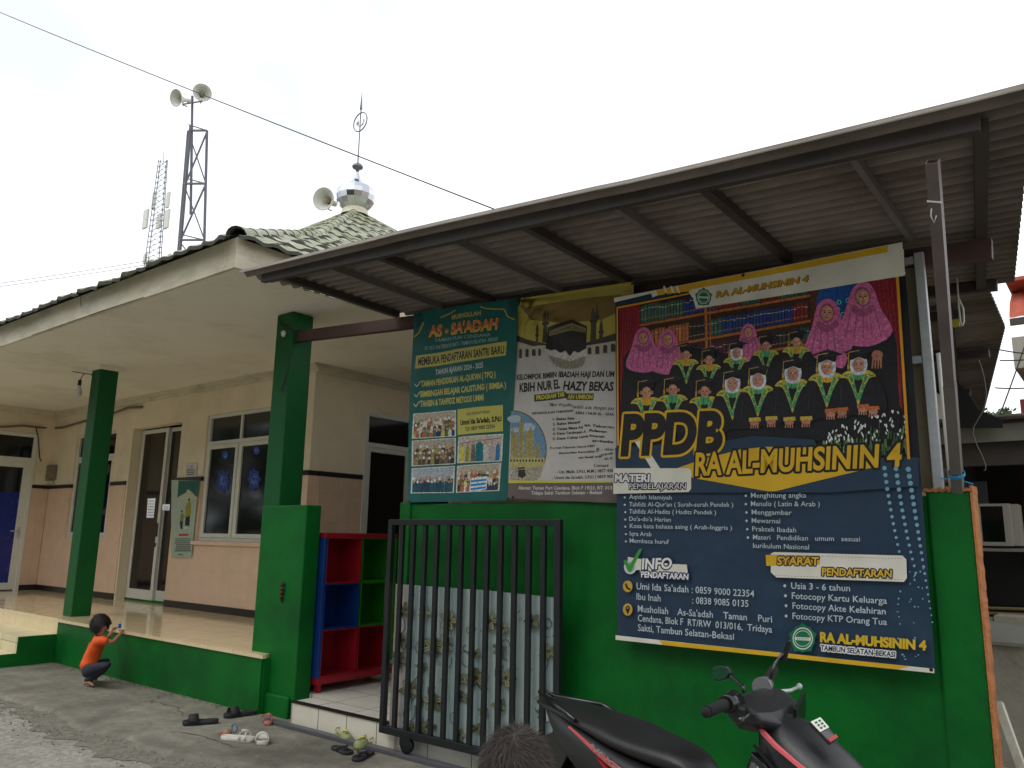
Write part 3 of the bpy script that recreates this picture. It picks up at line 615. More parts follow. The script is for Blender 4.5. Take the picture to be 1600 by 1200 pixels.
tag(gr.build('grass', M_grass, fixn=False), 'tufts of dry yellowish grass on the bank right of the green wall', 'grass', kind='stuff')
bk = MB(); bk.box((-.56, 4.46, -.04), (3, 5.88, .26)); tag(bk.build('earth_bank', M_soil), kind='structure')
# house with orange tin roof and a concrete balcony
M_orroof = mat('rusty orange tin', (176, 84, 60), .7, .2, 5, stain=(120, 60, 46), sscale=3)
hs = thing('orange_roof_house', 'neighbouring house with rusty orange tin roof sheets and a grey concrete balcony', 'house', (1.5, 13, 0))
pL = lambda p, y: at(p, y=y)
a = pL((1570, 432), 12); c = pL((1567, 498), 12)
b = MB(); vs = []; n = 60; xl = a[0]
for i in range(n+1):
    x = xl+i*.03; wv = .02*math.sin(i*1.05)
    vs += [(x, 12+wv, c[2]), (x, 12.25+wv, c[2]+.45*(a[2]-c[2])), (x, 12.8+wv, a[2])]
b.add(vs, [(3*i+k, 3*i+3+k, 3*i+4+k, 3*i+1+k) for i in range(n) for k in (0, 1)], 0, True); b.build('tin_roof', M_orroof, hs, fixn=False)
b = MB(); b.box((xl-.02, 12.2, a[2]-.02), (xl+1.9, 12.9, a[2]+.03)); b.build('ridge_board', M_orroof, hs)
b = MB(); b.box((xl, 12.0, c[2]-.10), (xl+1.9, 12.06, c[2]-.01)); b.build('eaves_board', M_rafter, hs)
e1 = pL((1580, 527), 11.5); e2 = pL((1580, 577), 11.5)
b = MB(); b.box((e1[0], 11.5, e2[2]), (e1[0]+2.2, 12.9, e1[2])); b.build('balcony', M_conc, hs, bevel=.01)
b = MB(); b.box((xl+.25, 12.9, 0), (xl+2.2, 15, a[2])); b.build('wall', mat('house wall', (190, 188, 180), .8, .1), hs)
b = MB(); q0 = pL((1592, 660), 11.5); b.box((q0[0], 11.9, 0), (q0[0]+1.5, 12.88, q0[2]+.35)); b.build('red_wall', mat('dark red wall', (110, 40, 40), .8, .2), hs)
# ------------------------------------------------------------------ printed sheets: flat art as thin layers in one mesh
TXT = {}
def text_tris(s, bold, shear, res=2):
    k = (s, bold, shear, res)
    if k in TXT: return TXT[k]
    c = bpy.data.curves.new('t', 'FONT'); c.body = s; c.resolution_u = res; c.offset = bold; c.shear = shear; c.fill_mode = 'FRONT'; c.dimensions = '2D'
    o = bpy.data.objects.new('t', c); COL.objects.link(o)
    bpy.context.view_layer.update()
    me = bpy.data.meshes.new_from_object(o.evaluated_get(bpy.context.evaluated_depsgraph_get()))
    v = np.array([p.co[:2] for p in me.vertices]) if len(me.vertices) else np.zeros((1, 2))
    me.calc_loop_triangles(); t = [tuple(q.vertices) for q in me.loop_triangles]
    bpy.data.objects.remove(o); bpy.data.curves.remove(c); bpy.data.meshes.remove(me)
    TXT[k] = (v, t); return TXT[k]
class Canvas:
    """art in photo pixels laid on the sheet's own plane (y = const, or x = const)"""
    def __init__(s, y, ax='y', dz=9e-6):
        s.y = y; s.ax = ax; s.P = []; s.T = []; s.C = []; s.L = 0; s.dz = dz; s.gain = 1.0; s.mott = 0; s.Mo = []
    def pt(s, p):
        q = at(p, **{s.ax: s.y}); return np.array((q[0] if s.ax == 'y' else q[1], q[2]))
    def raw(s, pts, tris, col):
        b = len(s.P); s.L += 1
        s.P += [(p[0], p[1], s.L*s.dz) for p in pts]; s.T += [tuple(i+b for i in t) for t in tris]; s.C += [col]*len(tris); s.Mo += [s.mott]*len(tris)
    def poly(s, pts, col, px=True):
        q = [s.pt(p) for p in pts] if px else pts
        s.raw(q, [tuple(range(len(q)))], col)
    def ell(s, cx, cy, rx, ry, col, n=14, a0=0, a1=2*math.pi, rot=0):
        pts = []
        for i in range(n):
            t = a0+(a1-a0)*i/(n if a1-a0 > 6.28 else n-1); x = rx*math.cos(t); y = ry*math.sin(t)
            pts.append((cx+x*math.cos(rot)-y*math.sin(rot), cy+x*math.sin(rot)+y*math.cos(rot)))
        s.poly(pts, col)
    def ring(s, cx, cy, r0, r1, col, n=28):
        q = [s.pt((cx+r*math.cos(2*math.pi*i/n), cy+r*math.sin(2*math.pi*i/n))) for r in (r0, r1) for i in range(n)]
        s.raw(q, [(i, (i+1) % n, n+(i+1) % n, n+i) for i in range(n)], col)
    def line(s, pts, w, col):
        for a, b in zip(pts, pts[1:]):
            a = np.array(a, float); b = np.array(b, float); d = b-a; d /= (np.hypot(*d)+1e-9); n = np.array((-d[1], d[0]))*w/2
            s.poly([a-n-d*w*.2, b-n+d*w*.2, b+n+d*w*.2, a+n-d*w*.2], col)
    def text(s, t, A, B, h, col, bold=.0, shear=0, out=None, ow=1.0, sh=None):
        """baseline from pixel A to pixel B, capital height h px"""
        v, tr = text_tris(t, bold, shear, 6 if h > 14 else 2)
        if not tr: return
        x0, x1 = v[:, 0].min(), v[:, 0].max(); H = .73
        a, b = s.pt(A), s.pt(B); ha = s.pt((A[0], A[1]-h))-a; hb = s.pt((B[0], B[1]-h))-b
        def put(dx, dy, c):
            f = (v[:, 0]-x0)/(x1-x0); g = v[:, 1]/H; o = np.array((dx, dy))
            q = a[None]+(b-a)[None]*f[:, None]+(ha[None]*(1-f)[:, None]+hb[None]*f[:, None])*g[:, None]+o
            s.raw(q, tr, c)
        u = abs(ha[1])/h
        if sh: put(sh[1]*u, -sh[2]*u, sh[0])
        if out:
            nk = 16 if h > 14 else 8
            for k in range(nk): put(ow*u*math.cos(k*2*math.pi/nk), ow*u*math.sin(k*2*math.pi/nk), out)
        put(0, 0, col)
    def build(s, name, mat_, parent=None, deform=None, cell=.06, nrm=None, label=None, back=True):
        bm = bmesh.new(); lay = bm.loops.layers.float_color.new('Col')
        vs = [bm.verts.new(p) for p in s.P]
        for t, c, mo in zip(s.T, s.C, s.Mo):
            try: f = bm.faces.new([vs[i] for i in t])
            except ValueError: continue
            cc = tuple(min(1, x*s.gain) for x in lin(c))+(mo,)
            for l in f.loops: l[lay] = cc
        bm.normal_update()
        bmesh.ops.reverse_faces(bm, faces=[f for f in bm.faces if f.normal.z < 0])
        if deform:
            xs = [v.co.x for v in bm.verts]; ys = [v.co.y for v in bm.verts]; mnx, mxx, mny, mxy = min(xs), max(xs), min(ys), max(ys)
            def cut(co, no): bmesh.ops.bisect_plane(bm, geom=bm.verts[:]+bm.edges[:]+bm.faces[:], plane_co=co, plane_no=no, dist=1e-7)
            nx = int((mxx-mnx)/cell)+1; ny = int((mxy-mny)/cell)+1
            for i in range(1, nx+1): cut((mnx+i*cell, 0, 0), (1, 0, 0))
            for j in range(1, ny+1): cut((0, mny+j*cell, 0), (0, 1, 0))
            for k in range(-ny, nx+1): cut((mnx+k*cell, mny, 0), (1, -1, 0))
            def D(x, y):
                u = (x-mnx)/cell; w = (y-mny)/cell; i = math.floor(u+1e-6); j = math.floor(w+1e-6); fx = u-i; fy = w-j
                g = lambda a, b: deform(mnx+(i+a)*cell, mny+(j+b)*cell)
                f00 = g(0, 0); f11 = g(1, 1)
                if fx >= fy: f10 = g(1, 0); return f00+fx*(f10-f00)+fy*(f11-f10)
                f01 = g(0, 1); return f00+fy*(f01-f00)+fx*(f11-f01)
            bmesh.ops.triangulate(bm, faces=[f for f in bm.faces if len(f.verts) > 3])
            for v in bm.verts: v.co.z += D(v.co.x, v.co.y)
        sm = deform is not None
        norms = []
        e = .004
        for v in bm.verts:
            if sm:
                gx = (deform(v.co.x+e, v.co.y)-deform(v.co.x-e, v.co.y))/(2*e); gy = (deform(v.co.x, v.co.y+e)-deform(v.co.x, v.co.y-e))/(2*e)
                n = Vector((-gx, -gy, 1)).normalized(); norms.append(n)
            else: norms.append(Vector((0, 0, 1)))
        def w(v): return Vector((v.x, s.y-v.z, v.y)) if s.ax == 'y' else Vector((s.y+v.z, v.x, v.y))
        def wn(n): return Vector((n.x, -n.z, n.y)) if s.ax == 'y' else Vector((n.z, n.x, n.y))
        for f in bm.faces: f.smooth = sm
        for v in bm.verts: v.co = w(v.co)
        if s.ax == 'x': pass
        me = bpy.data.meshes.new(name); bm.to_mesh(me); bm.free(); me.materials.append(mat_)
        if sm: me.normals_split_custom_set_from_vertices([wn(n) for n in norms])
        o = bpy.data.objects.new(name, me); COL.objects.link(o)
        if parent:
            o.parent = parent; off = Vector((0, 0, 0)); q_ = parent
            while q_ is not None: off += Vector(q_.location); q_ = q_.parent
            me.transform(Matrix.Translation(-off))
            if sm: me.normals_split_custom_set_from_vertices([wn(n) for n in norms])
        return o
def print_mat(name, rough=.42, bump=.25, bs=3.0, vs=.05):
    m = bpy.data.materials.new(name); m.use_nodes = True; t = m.node_tree; b = t.nodes['Principled BSDF']; n = t.nodes.new; l = t.links.new
    a = n('ShaderNodeVertexColor'); a.layer_name = 'Col'; tc = n('ShaderNodeTexCoord')
    nz = n('ShaderNodeTexNoise'); nz.inputs['Scale'].default_value = 6; nz.inputs['Detail'].default_value = 8; l(tc.outputs['Object'], nz.inputs['Vector'])
    mr = n('ShaderNodeMapRange'); mr.inputs['From Min'].default_value = .3; mr.inputs['From Max'].default_value = .7; mr.inputs['To Min'].default_value = 1-vs*2; mr.inputs['To Max'].default_value = 1+vs; l(nz.outputs['Fac'], mr.inputs['Value'])
    mu = n('ShaderNodeVectorMath'); mu.operation = 'SCALE'; l(a.outputs['Color'], mu.inputs[0]); l(mr.outputs['Result'], mu.inputs['Scale']); l(mu.outputs[0], b.inputs['Base Color'])
    n4 = n('ShaderNodeTexNoise'); n4.inputs['Scale'].default_value = 75; n4.inputs['Detail'].default_value = 3; n4.inputs['Roughness'].default_value = .7; l(tc.outputs['Object'], n4.inputs['Vector'])
    m4 = n('ShaderNodeMapRange'); m4.inputs['From Min'].default_value = .32; m4.inputs['From Max'].default_value = .68; m4.inputs['To Min'].default_value = .5; m4.inputs['To Max'].default_value = 1.55; l(n4.outputs['Fac'], m4.inputs['Value'])
    x4 = n('ShaderNodeMix'); x4.data_type = 'FLOAT'; l(a.outputs['Alpha'], x4.inputs[0]); x4.inputs[2].default_value = 1; l(m4.outputs['Result'], x4.inputs[3])
    v4 = n('ShaderNodeVectorMath'); v4.operation = 'SCALE'; l(mu.outputs[0], v4.inputs[0]); l(x4.outputs[0], v4.inputs['Scale']); l(v4.outputs[0], b.inputs['Base Color'])
    b.inputs['Roughness'].default_value = rough; b.inputs['Specular IOR Level'].default_value = .35
    n2 = n('ShaderNodeTexNoise'); n2.inputs['Scale'].default_value = bs; n2.inputs['Detail'].default_value = 2; l(tc.outputs['Object'], n2.inputs['Vector'])
    bp = n('ShaderNodeBump'); bp.inputs['Strength'].default_value = bump; bp.inputs['Distance'].default_value = .05
    l(n2.outputs['Fac'], bp.inputs['Height']); l(bp.outputs['Normal'], b.inputs['Normal'])
    return m
M_print = print_mat('printed vinyl', .42, .45, 4.0, .06); M_paper = print_mat('printed paper', .7, .05)
M_eye = mat('eyelet', (20, 18, 18), .5, .1)
def eyelets(ps, y, parent):
    for p in ps:
        q = at(p, y=y); b = MB(); b.lathe(q, [(0, .003), (.008, .003), (.010, 0), (.0, -.004)], 12, mat=Matrix.Rotation(R(90), 3, 'X')); b.build('eyelet', M_eye, parent)

# ================= large school banner
BY = 4.225
big = thing('school_banner', 'large dark blue school enrolment banner with a class photo on its upper half', 'banner', (-1.65, BY, .9))
c = Canvas(BY)
NAVY = (42, 64, 86); NAVY2 = (42, 66, 94); GOLD = (226, 180, 40); CREAM = (232, 228, 214); BLK = (26, 26, 34); ORG = (232, 160, 40)
def bi(u, v):
    """banner fractions (0..1 right, 0..1 down) to pixel, following its perspective"""
    P = [at(q, y=BY) for q in ((962.5, 467), (1412, 381), (1462, 1051), (965, 999))]
    X = (1-u)*(1-v)*P[0]+u*(1-v)*P[1]+u*v*P[2]+(1-u)*v*P[3]
    d = X-CAM; return (800+F*(d@cr)/(d@cf), 600-F*(d@cu)/(d@cf))
def quad(u0, v0, u1, v1, col): c.poly([bi(u0, v0), bi(u1, v0), bi(u1, v1), bi(u0, v1)], col)
# background in vertical bands of navy
quad(0, 0, 1, 1, NAVY)
# photo area
c.poly([(963, 479), (1413, 396), (1438, 716), (1340, 700), (1240, 690), (1100, 692), (964, 700)], BLK)
c.poly([(1165, 655), (1413, 640), (1430, 700), (1290, 716), (1215, 700), (1165, 690)], BLK)
c.mott = .8
# photo content -----------------------------------------------------
c.poly([(969, 481), (1402, 405), (1406, 560), (970, 600)], (70, 44, 34))
def shelf_y(x, k): return 481+(x-969)*(405-481)/(1402-969)+k
r2 = random.Random(11)
bookc = [(130, 44, 48), (46, 92, 78), (40, 66, 130), (186, 112, 58), (92, 44, 70), (52, 52, 60), (176, 140, 96), (60, 100, 92)]
for row, (off, hh) in enumerate(((0, 30), (40, 30), (78, 28))):
    x = 996 if row == 0 else 1002; base = bookc[r2.randrange(8)]
    while x < 1262:
        if r2.random() < .16: base = bookc[r2.randrange(8)]
        w = r2.uniform(4.2, 6.5); yt = shelf_y(x, off+2)+r2.uniform(0, 3); yb = shelf_y(x, off+hh)
        c.poly([(x, yt), (x+w-.8, yt-.8), (x+w-.8, yb-.8), (x, yb)], base)
        jb = tuple(min(255, int(v*r2.uniform(.8, 1.5)+r2.uniform(0, 20))) for v in base); c.poly([(x+1.3, yt+2), (x+2.6, yt+2), (x+2.6, yb-2), (x+1.3, yb-2)], jb); c.line([(x+.4, yt+6), (x+w-1, yt+5.8)], 1.2, (196, 160, 90) if r2.random() < .6 else (200, 200, 200)); c.line([(x+.4, yb-6), (x+w-1, yb-6.2)], 1.4, (170, 120, 70)); x += w
    for k in (0,): c.poly([(990, shelf_y(990, off+hh+1)), (1270, shelf_y(1270, off+hh+1)), (1270, shelf_y(1270, off+hh+5)), (990, shelf_y(990, off+hh+5))], (190, 112, 52))
c.line([(1104, 482), (1106, 560)], 4, (196, 116, 54)); c.line([(1110, 480), (1112, 556)], 1.6, (196, 116, 54))
c.poly([(1266, 440), (1296, 434), (1297, 520), (1268, 530)], (92, 52, 38))
c.ell(1312, 480, 36, 48, (34, 84, 160), 20, a0=math.pi, a1=2*math.pi+.01); c.poly([(1276, 478), (1348, 470), (1348, 520), (1277, 526)], (30, 76, 150))
for q in ((1312, 473), (1326, 470), (1310, 484), (1326, 484), (1318, 492)): c.ell(q[0], q[1], 4, 4, (90, 190, 190)); c.ell(q[0], q[1], 1.8, 1.8, (20, 30, 40))
c.poly([(969, 481), (1001, 475), (1000, 520), (984, 570), (974, 640), (972, 690), (970, 690)], (150, 34, 46))
for k in range(6): c.line([(973+k*4.5, 482-k*.7), (972+k*3.2, 560)], 1.3, (112, 22, 36))
c.poly([(1340, 426), (1402, 412), (1411, 640), (1394, 622), (1380, 560)], (150, 38, 50))
for k in range(8): c.line([(1346+k*7, 424-k), (1372+k*5, 560), (1388+k*2.5, 600)], 1.6, (108, 24, 38))
c.poly([(975, 560), (1060, 540), (1180, 560), (1390, 520), (1400, 600), (1402, 690), (975, 690)], (30, 28, 34))
SK = (206, 148, 122); PK = (214, 110, 162); PK2 = (226, 138, 184)
def blob(pts, col, k=3):
    """closed smooth outline through pts"""
    q = []; n = len(pts)
    for i in range(n):
        p0, p1, p2, p3 = [np.array(pts[(i+j-1) % n], float) for j in range(4)]
        for t in [m/k for m in range(k)]: q.append(tuple(.5*((2*p1)+(-p0+p2)*t+(2*p0-5*p1+4*p2-p3)*t*t+(-p0+3*p1-3*p2+p3)*t**3)))
    c.poly(q, col)
def mul(col, k): return tuple(max(0, min(255, v*k)) for v in col)
def teacher(x, y, s, w=1.0, tilt=0):
    rr = random.Random(int(x*7))
    blob([(x-25*s*w, y+44*s), (x-17*s*w, y+16*s), (x-12*s, y-5*s), (x-3*s, y-14*s), (x+7*s, y-12*s), (x+13*s, y-2*s), (x+17*s*w, y+14*s), (x+28*s*w, y+36*s), (x+16*s*w, y+49*s), (x-4, y+53*s)], PK)
    for _ in range(70):
        a, b_ = rr.uniform(-1, 1), rr.uniform(0, 1); c.ell(x+a*(11+13*b_)*s*w, y+(14+33*b_)*s, rr.uniform(.7, 3)*s, rr.uniform(.5, 1.6)*s, mul(PK, rr.uniform(.82, 1.16)) if rr.random() < .7 else mul(PK2, 1.0), 6, rot=rr.uniform(0, 3))
    for k in range(5): c.line([(x-12*s+k*6*s, y+12*s), (x-17*s*w+k*8.6*s*w, y+44*s)], 1.3*s, mul(PK, .80))
    blob([(x-9*s, y+10*s), (x, y+15*s), (x+10*s, y+9*s), (x+12*s, y+15*s), (x, y+23*s), (x-12*s, y+16*s)], mul(PK, .78))
    c.ell(x-.5*s, y+1.2*s, 8.2*s, 10.4*s, mul(PK, .7), 18, rot=tilt); head(x-.5*s, y+1.6*s, s*.86, SK, tilt)
def head(x, y, s, sk, tilt=0):
    c.ell(x, y, 8*s, 10*s, mul(sk, .86), 18, rot=tilt); c.ell(x+.7*s, y-.2*s, 7*s, 9.2*s, sk, 18, rot=tilt); c.ell(x+1.0*s, y-3.6*s, 4.8*s, 3.6*s, mul(sk, 1.07), 12)
    c.ell(x-3.8*s, y+2.4*s, 2.2*s, 2.4*s, mul(sk, .95), 10); c.ell(x+4.6*s, y+2.2*s, 2*s, 2.4*s, mul(sk, 1.05), 10)
    for e in (-2.9, 3.5): c.ell(x+e*s, y-.9*s, 1.9*s, 1.0*s, mul(sk, .72), 8); c.ell(x+e*s, y-.9*s, 1.2*s, .65*s, (44, 30, 30), 8); c.line([(x+e*s-2*s, y-3.1*s), (x+e*s+1.8*s, y-3.2*s)], .7*s, mul(sk, .55))
    c.poly([(x+.0*s, y-1*s), (x+.8*s, y-1*s), (x+1.7*s, y+2.4*s), (x+.3*s, y+3.0*s), (x-1.0*s, y+2.4*s)], mul(sk, .88)); c.ell(x+.4*s, y+5.2*s, 2.4*s, .85*s, (168, 84, 84), 8)
def child(x, y, s, girl=False, v=1.0, hands=True):
    s *= 1.12; G = (206, 184, 66); T = (74, 164, 108); D = (32, 30, 37); sk = (198, 142, 118) if int(x) % 2 else (208, 152, 124)
    blob([(x-27*s, y+24*s), (x-14*s, y+9*s), (x, y+7*s), (x+14*s, y+9*s), (x+28*s, y+23*s), (x+35*s, y+58*s*v), (x, y+64*s*v), (x-32*s, y+58*s*v)], D)
    c.line([(x-21*s, y+28*s), (x-23*s, y+54*s*v)], 1.2*s, (52, 50, 58)); c.line([(x+20*s, y+26*s), (x+24*s, y+52*s*v)], 1.2*s, (18, 17, 22))
    blob([(x-15*s, y+9*s), (x, y+8*s), (x+14*s, y+8*s), (x+22*s, y+15*s), (x+13*s, y+18*s), (x+4*s, y+38*s*v), (x+0*s, y+51*s*v), (x-4*s, y+40*s*v), (x-13*s, y+19*s), (x-23*s, y+17*s)], G)
    for sg in (-1, 1):
        c.poly([(x+sg*13*s, y+12*s), (x+sg*8.5*s, y+12*s), (x-1*sg*s, y+43*s*v), (x+sg*1.8*s, y+46*s*v)], T)
        for k in range(6): f = k/6; px_ = x+sg*(11-10.5*f)*s; py_ = y+(14+29*f)*s*v; c.ell(px_, py_, 1.3*s, .9*s, mul(T, .72) if k % 2 else mul(G, 1.05), 6)
        c.poly([(x+sg*20*s, y+14*s), (x+sg*13*s, y+12*s), (x+sg*14*s, y+16*s)], mul(T, .9))
    blob([(x-5*s, y+19*s), (x+5*s, y+19*s), (x+2*s, y+30*s*v), (x-.5*s, y+37*s*v), (x-3*s, y+30*s*v)], D)
    blob([(x-6*s, y+8*s), (x+6*s, y+8*s), (x+6*s, y+17*s), (x, y+20*s), (x-6*s, y+17*s)], T if int(x) % 2 else (216, 166, 52)); c.line([(x-1*s, y+10*s), (x-1.5*s, y+19*s)], 1.1*s, mul(T, .7) if int(x) % 2 else (180, 130, 40))
    if girl: blob([(x-10*s, y-6*s), (x-5*s, y-11*s), (x+5*s, y-11*s), (x+10.5*s, y-5*s), (x+10.5*s, y+6*s), (x+5*s, y+13*s), (x-5*s, y+13*s), (x-10.5*s, y+6*s)], (222, 222, 230)); c.ell(x, y+1*s, 8.2*s, 9.6*s, (182, 180, 192), 16)
    else: c.ell(x-8.2*s, y+1*s, 1.9*s, 3*s, mul(sk, .85), 8); c.ell(x+8.2*s, y+1*s, 1.9*s, 3*s, mul(sk, .9), 8); blob([(x-8*s, y-1*s), (x-8.5*s, y-8*s), (x+8.5*s, y-8*s), (x+8*s, y-1*s), (x+6.6*s, y-5*s), (x-6.6*s, y-5*s)], (34, 26, 26))
    head(x, y+1*s, s*.86, sk)
    blob([(x-9.5*s, y-5*s), (x-11*s, y-14*s), (x, y-17*s), (x+11*s, y-15*s), (x+9.5*s, y-6*s), (x, y-8.8*s)], (28, 26, 33))
    c.poly([(x-18*s, y-15*s), (x+1*s, y-21.5*s), (x+19*s, y-16*s), (x+2*s, y-11.5*s)], (42, 40, 49)); c.line([(x-18*s, y-15*s), (x+2*s, y-11.5*s), (x+19*s, y-16*s)], .9*s, (20, 19, 24))
    c.line([(x+1*s, y-17*s), (x-12*s, y-14.5*s), (x-12.6*s, y+2*s)], .9*s, (206, 170, 70)); c.line([(x-12.6*s, y+1*s), (x-12.6*s, y+7*s)], 2.2*s, (216, 168, 50))
teacher(1171, 519, .88)
blob([(978, 556), (1000, 560), (1020, 570), (1026, 690), (974, 690)], (34, 32, 38)); blob([(1010, 580), (1040, 584), (1064, 594), (1052, 690), (1004, 690)], (34, 32, 38))
blob([(1334, 545), (1366, 536), (1398, 520), (1404, 600), (1402, 680), (1330, 672)], (32, 29, 35))
teacher(1007, 527, 1.05, 1.05, -.1); teacher(1045, 530, 1.05, 1.05)
teacher(1294, 488, 1.42, 1.0); teacher(1350, 463, 1.5, 1.1, -.2)
blob([(1316, 552), (1326, 560), (1318, 576), (1305, 570)], PK)
c.ell(1372, 556, 9, 8, (178, 120, 96), 12)
for k in range(4): c.line([(1366+k*4, 560), (1364+k*4.6, 576)], 2.8, (178, 120, 96))
for q in ((1074, 555, .8), (1110, 563, .8), (1199, 541, .8), (1246, 535, .85)): child(*q)
child(1153, 552, .8, True)
for q in ((1012, 613, .95), (1053, 609, .95), (1103, 612, .95)): child(*q)
for q in ((1147, 600, 1.0), (1187, 594, 1.02), (1241, 584, 1.08), (1294, 574, 1.12), (1343, 570, 1.12)): child(q[0], q[1], q[2], True)
for x, y in ((1182, 662), (1208, 660), (1236, 661), (1262, 660), (1300, 648), (1318, 646), (1350, 641), (1366, 644)):
    c.poly([(x-9, y-8), (x+9, y-9), (x+10, y-3), (x-9, y-2)], (214, 186, 60) if x < 1290 else (200, 110, 60)); c.ell(x, y, 7.5, 4, (190, 132, 108), 10)
    for k in range(4): c.line([(x-5+k*3.2, y+1), (x-6+k*3.8, y+8)], 2, (190, 132, 108))
r3 = random.Random(5)
for k in range(150):
    x = r3.uniform(1283, 1418); t = (x-1283)/135; y = 706-r3.random()*(22+34*t)*r3.random()
    col = (70, 104, 60) if r3.random() < .6 else (116, 150, 92)
    a = r3.uniform(-.5, .5); c.line([(x, y+6), (x+6*math.sin(a), y-6*math.cos(a))], 1.6, col)
for k in range(70):
    x = r3.uniform(1290, 1418); t = (x-1283)/135; y = 700-r3.uniform(.2, 1)*(24+40*t)
    c.ell(x, y, 1.3, r3.uniform(2.2, 4.2), (226, 230, 226), 6, rot=r3.uniform(-.5, .5))
c.mott = 0
# navy lower body again over the photo's lower edge
c.poly([(964, 700), (966, 700), (1010, 697), (1140, 689), (1180, 682), (1275, 688), (1283, 706), (1340, 716), (1436, 716), (1438, 760), (1300, 770), (966, 770)], NAVY)
c.poly([(994, 690), (1005, 688), (1042, 745), (1028, 745)], CREAM)
# orange frame
c.poly([(966.5, 482), (968.8, 481), (969.8, 697), (966.8, 697)], ORG); c.poly([(1400, 405), (1404.5, 404.5), (1424, 718), (1419.5, 718)], ORG); c.poly([(967, 481), (1092, 456.5), (1092, 459), (967, 484)], ORG)
# top edge strip
c.poly([(962.5, 467), (1412, 381), (1415, 428), (1084, 466), (1078, 456), (1030, 463), (1022, 466), (1020, 460), (963, 474)], CREAM)
c.poly([(1028, 455), (1390, 386), (1389, 397), (1076, 457), (1030, 463)], GOLD)
for x in (1040, 1051, 1060): c.line([(x, 449), (x+4, 461)], 3, CREAM); c.ell(x+3, 461, 2, 2, BLK, 8)
c.poly([(1082, 454), (1414, 392), (1416, 433), (1090, 484)], CREAM)
c.poly([(1362, 437), (1417, 427), (1417, 430), (1362, 440)], CREAM)
def logo(cx, cy, r):
    pts = []
    for i in range(20):
        t = 2*math.pi*i/20-math.pi/2; rr = r*(1.18 if i % 4 == 0 else .98 if i % 2 else 1.04); pts.append((cx+rr*math.cos(t)*.92, cy+rr*math.sin(t)))
    c.poly(pts, (26, 118, 78)); c.ell(cx, cy, r*.82*.92, r*.82, (232, 232, 224), 24); c.ell(cx, cy, r*.74*.92, r*.74, (26, 118, 78), 24)
    c.ring(cx, cy, r*.60, r*.56, (232, 232, 224)); c.poly([(cx-r*.58, cy-r*.12), (cx+r*.56, cy-r*.06), (cx+r*.56, cy+r*.16), (cx-r*.58, cy+r*.1)], (232, 232, 224))
    for k in range(7): c.line([(cx-r*.42+k*r*.13, cy-r*.02+k*.1), (cx-r*.36+k*r*.13, cy+r*.06)], r*.05, (30, 60, 50))
logo(1102, 466, 13)
c.text('RA AL-MUHSININ 4', (1121, 466.5), (1265, 440.5), 9.5, (206, 160, 30), .03, .15, out=(150, 104, 26), ow=.5, sh=((70, 56, 20), 1.2, 1.0))
# PPDB
c.text('PPDB', (972, 710), (1132, 704), 62, GOLD, .05, .12, out=GOLD, ow=3.6)
c.text('PPDB', (972, 710), (1132, 704), 62, (36, 34, 38), .05, .12)
# title with gold swoosh
c.poly([(1062, 731), (1100, 718), (1160, 703), (1200, 699), (1262, 700), (1370, 712), (1370, 730), (1337, 738), (1215, 768), (1202, 768), (1090, 748), (1062, 740)], GOLD)
c.text('RA AL-MUHSININ 4', (1088, 743), (1411, 728), 36, (34, 30, 26), .04, .06, out=(34, 30, 26), ow=3.0)
c.text('RA AL-MUHSININ 4', (1088, 743), (1411, 728), 36, GOLD, .03, .06)
def label(pts, r=None):
    c.poly(pts, CREAM)
label([(961, 732), (1078, 732), (1082, 736), (1082, 764), (1078, 769), (961, 772)])
c.text('MATERI', (963, 753), (1018, 753), 12, (236, 232, 220), .04, .06, out=(28, 40, 96), ow=1.7); c.text('MATERI', (963, 753), (1018, 753), 12, (240, 236, 226), .02, .06)
c.text('PEMBELAJARAN', (986, 764.5), (1074, 764), 9, (30, 40, 90), .04, .06, out=(30, 40, 90), ow=1.4); c.text('PEMBELAJARAN', (986, 764.5), (1074, 764), 9, (240, 236, 226), .0, .06)
TX = (196, 208, 214)
for t, x0, y0, x1, y1, h in (('Aqidah Islamiyah', 986, 779.5, 1052, 781, 7), ("Tahfidz Al-Qur'an ( Surah-surah Pendek )", 986, 791.5, 1148, 792, 7.2), ('Tahfidz Al-Hadits ( Hadits Pendek )', 986, 802.5, 1121, 804, 7.2),
        ("Do'a-do'a Harian", 986, 814, 1051, 815.5, 7.2), ('Kosa kata bahasa asing ( Arab-Inggris )', 987, 825, 1146, 828, 7.2), ('Iqra Arab', 987, 837, 1021, 838, 7.2), ('Membaca huruf', 987, 848, 1048, 850, 7.2),
        ('Menghitung angka', 1176, 778, 1263, 778, 8), ('Menulis ( Latin & Arab )', 1176, 791, 1284, 791.5, 8), ('Menggambar', 1177, 804, 1240, 805, 8), ('Mewarnai', 1177, 817, 1222, 818, 8), ('Praktek Ibadah', 1178, 830, 1247, 832, 8),
        ('Materi   Pendidikan   umum   sesuai', 1179, 843, 1346, 846, 8), ('kurikulum Nasional', 1179, 856, 1267, 858.5, 8)):
    c.text(t, (x0, y0), (x1, y1), h, TX, .004)
for x, y in ((979, 777.5), (979, 789), (980, 800.5), (980, 812), (980, 823), (981, 834.5), (981, 846)): c.ell(x, y, 1.6, 1.6, TX, 8)
for x, y in ((1168, 775), (1168, 788), (1169, 801), (1169, 814), (1170, 827), (1171, 840)): c.ell(x, y, 1.9, 1.9, TX, 8)
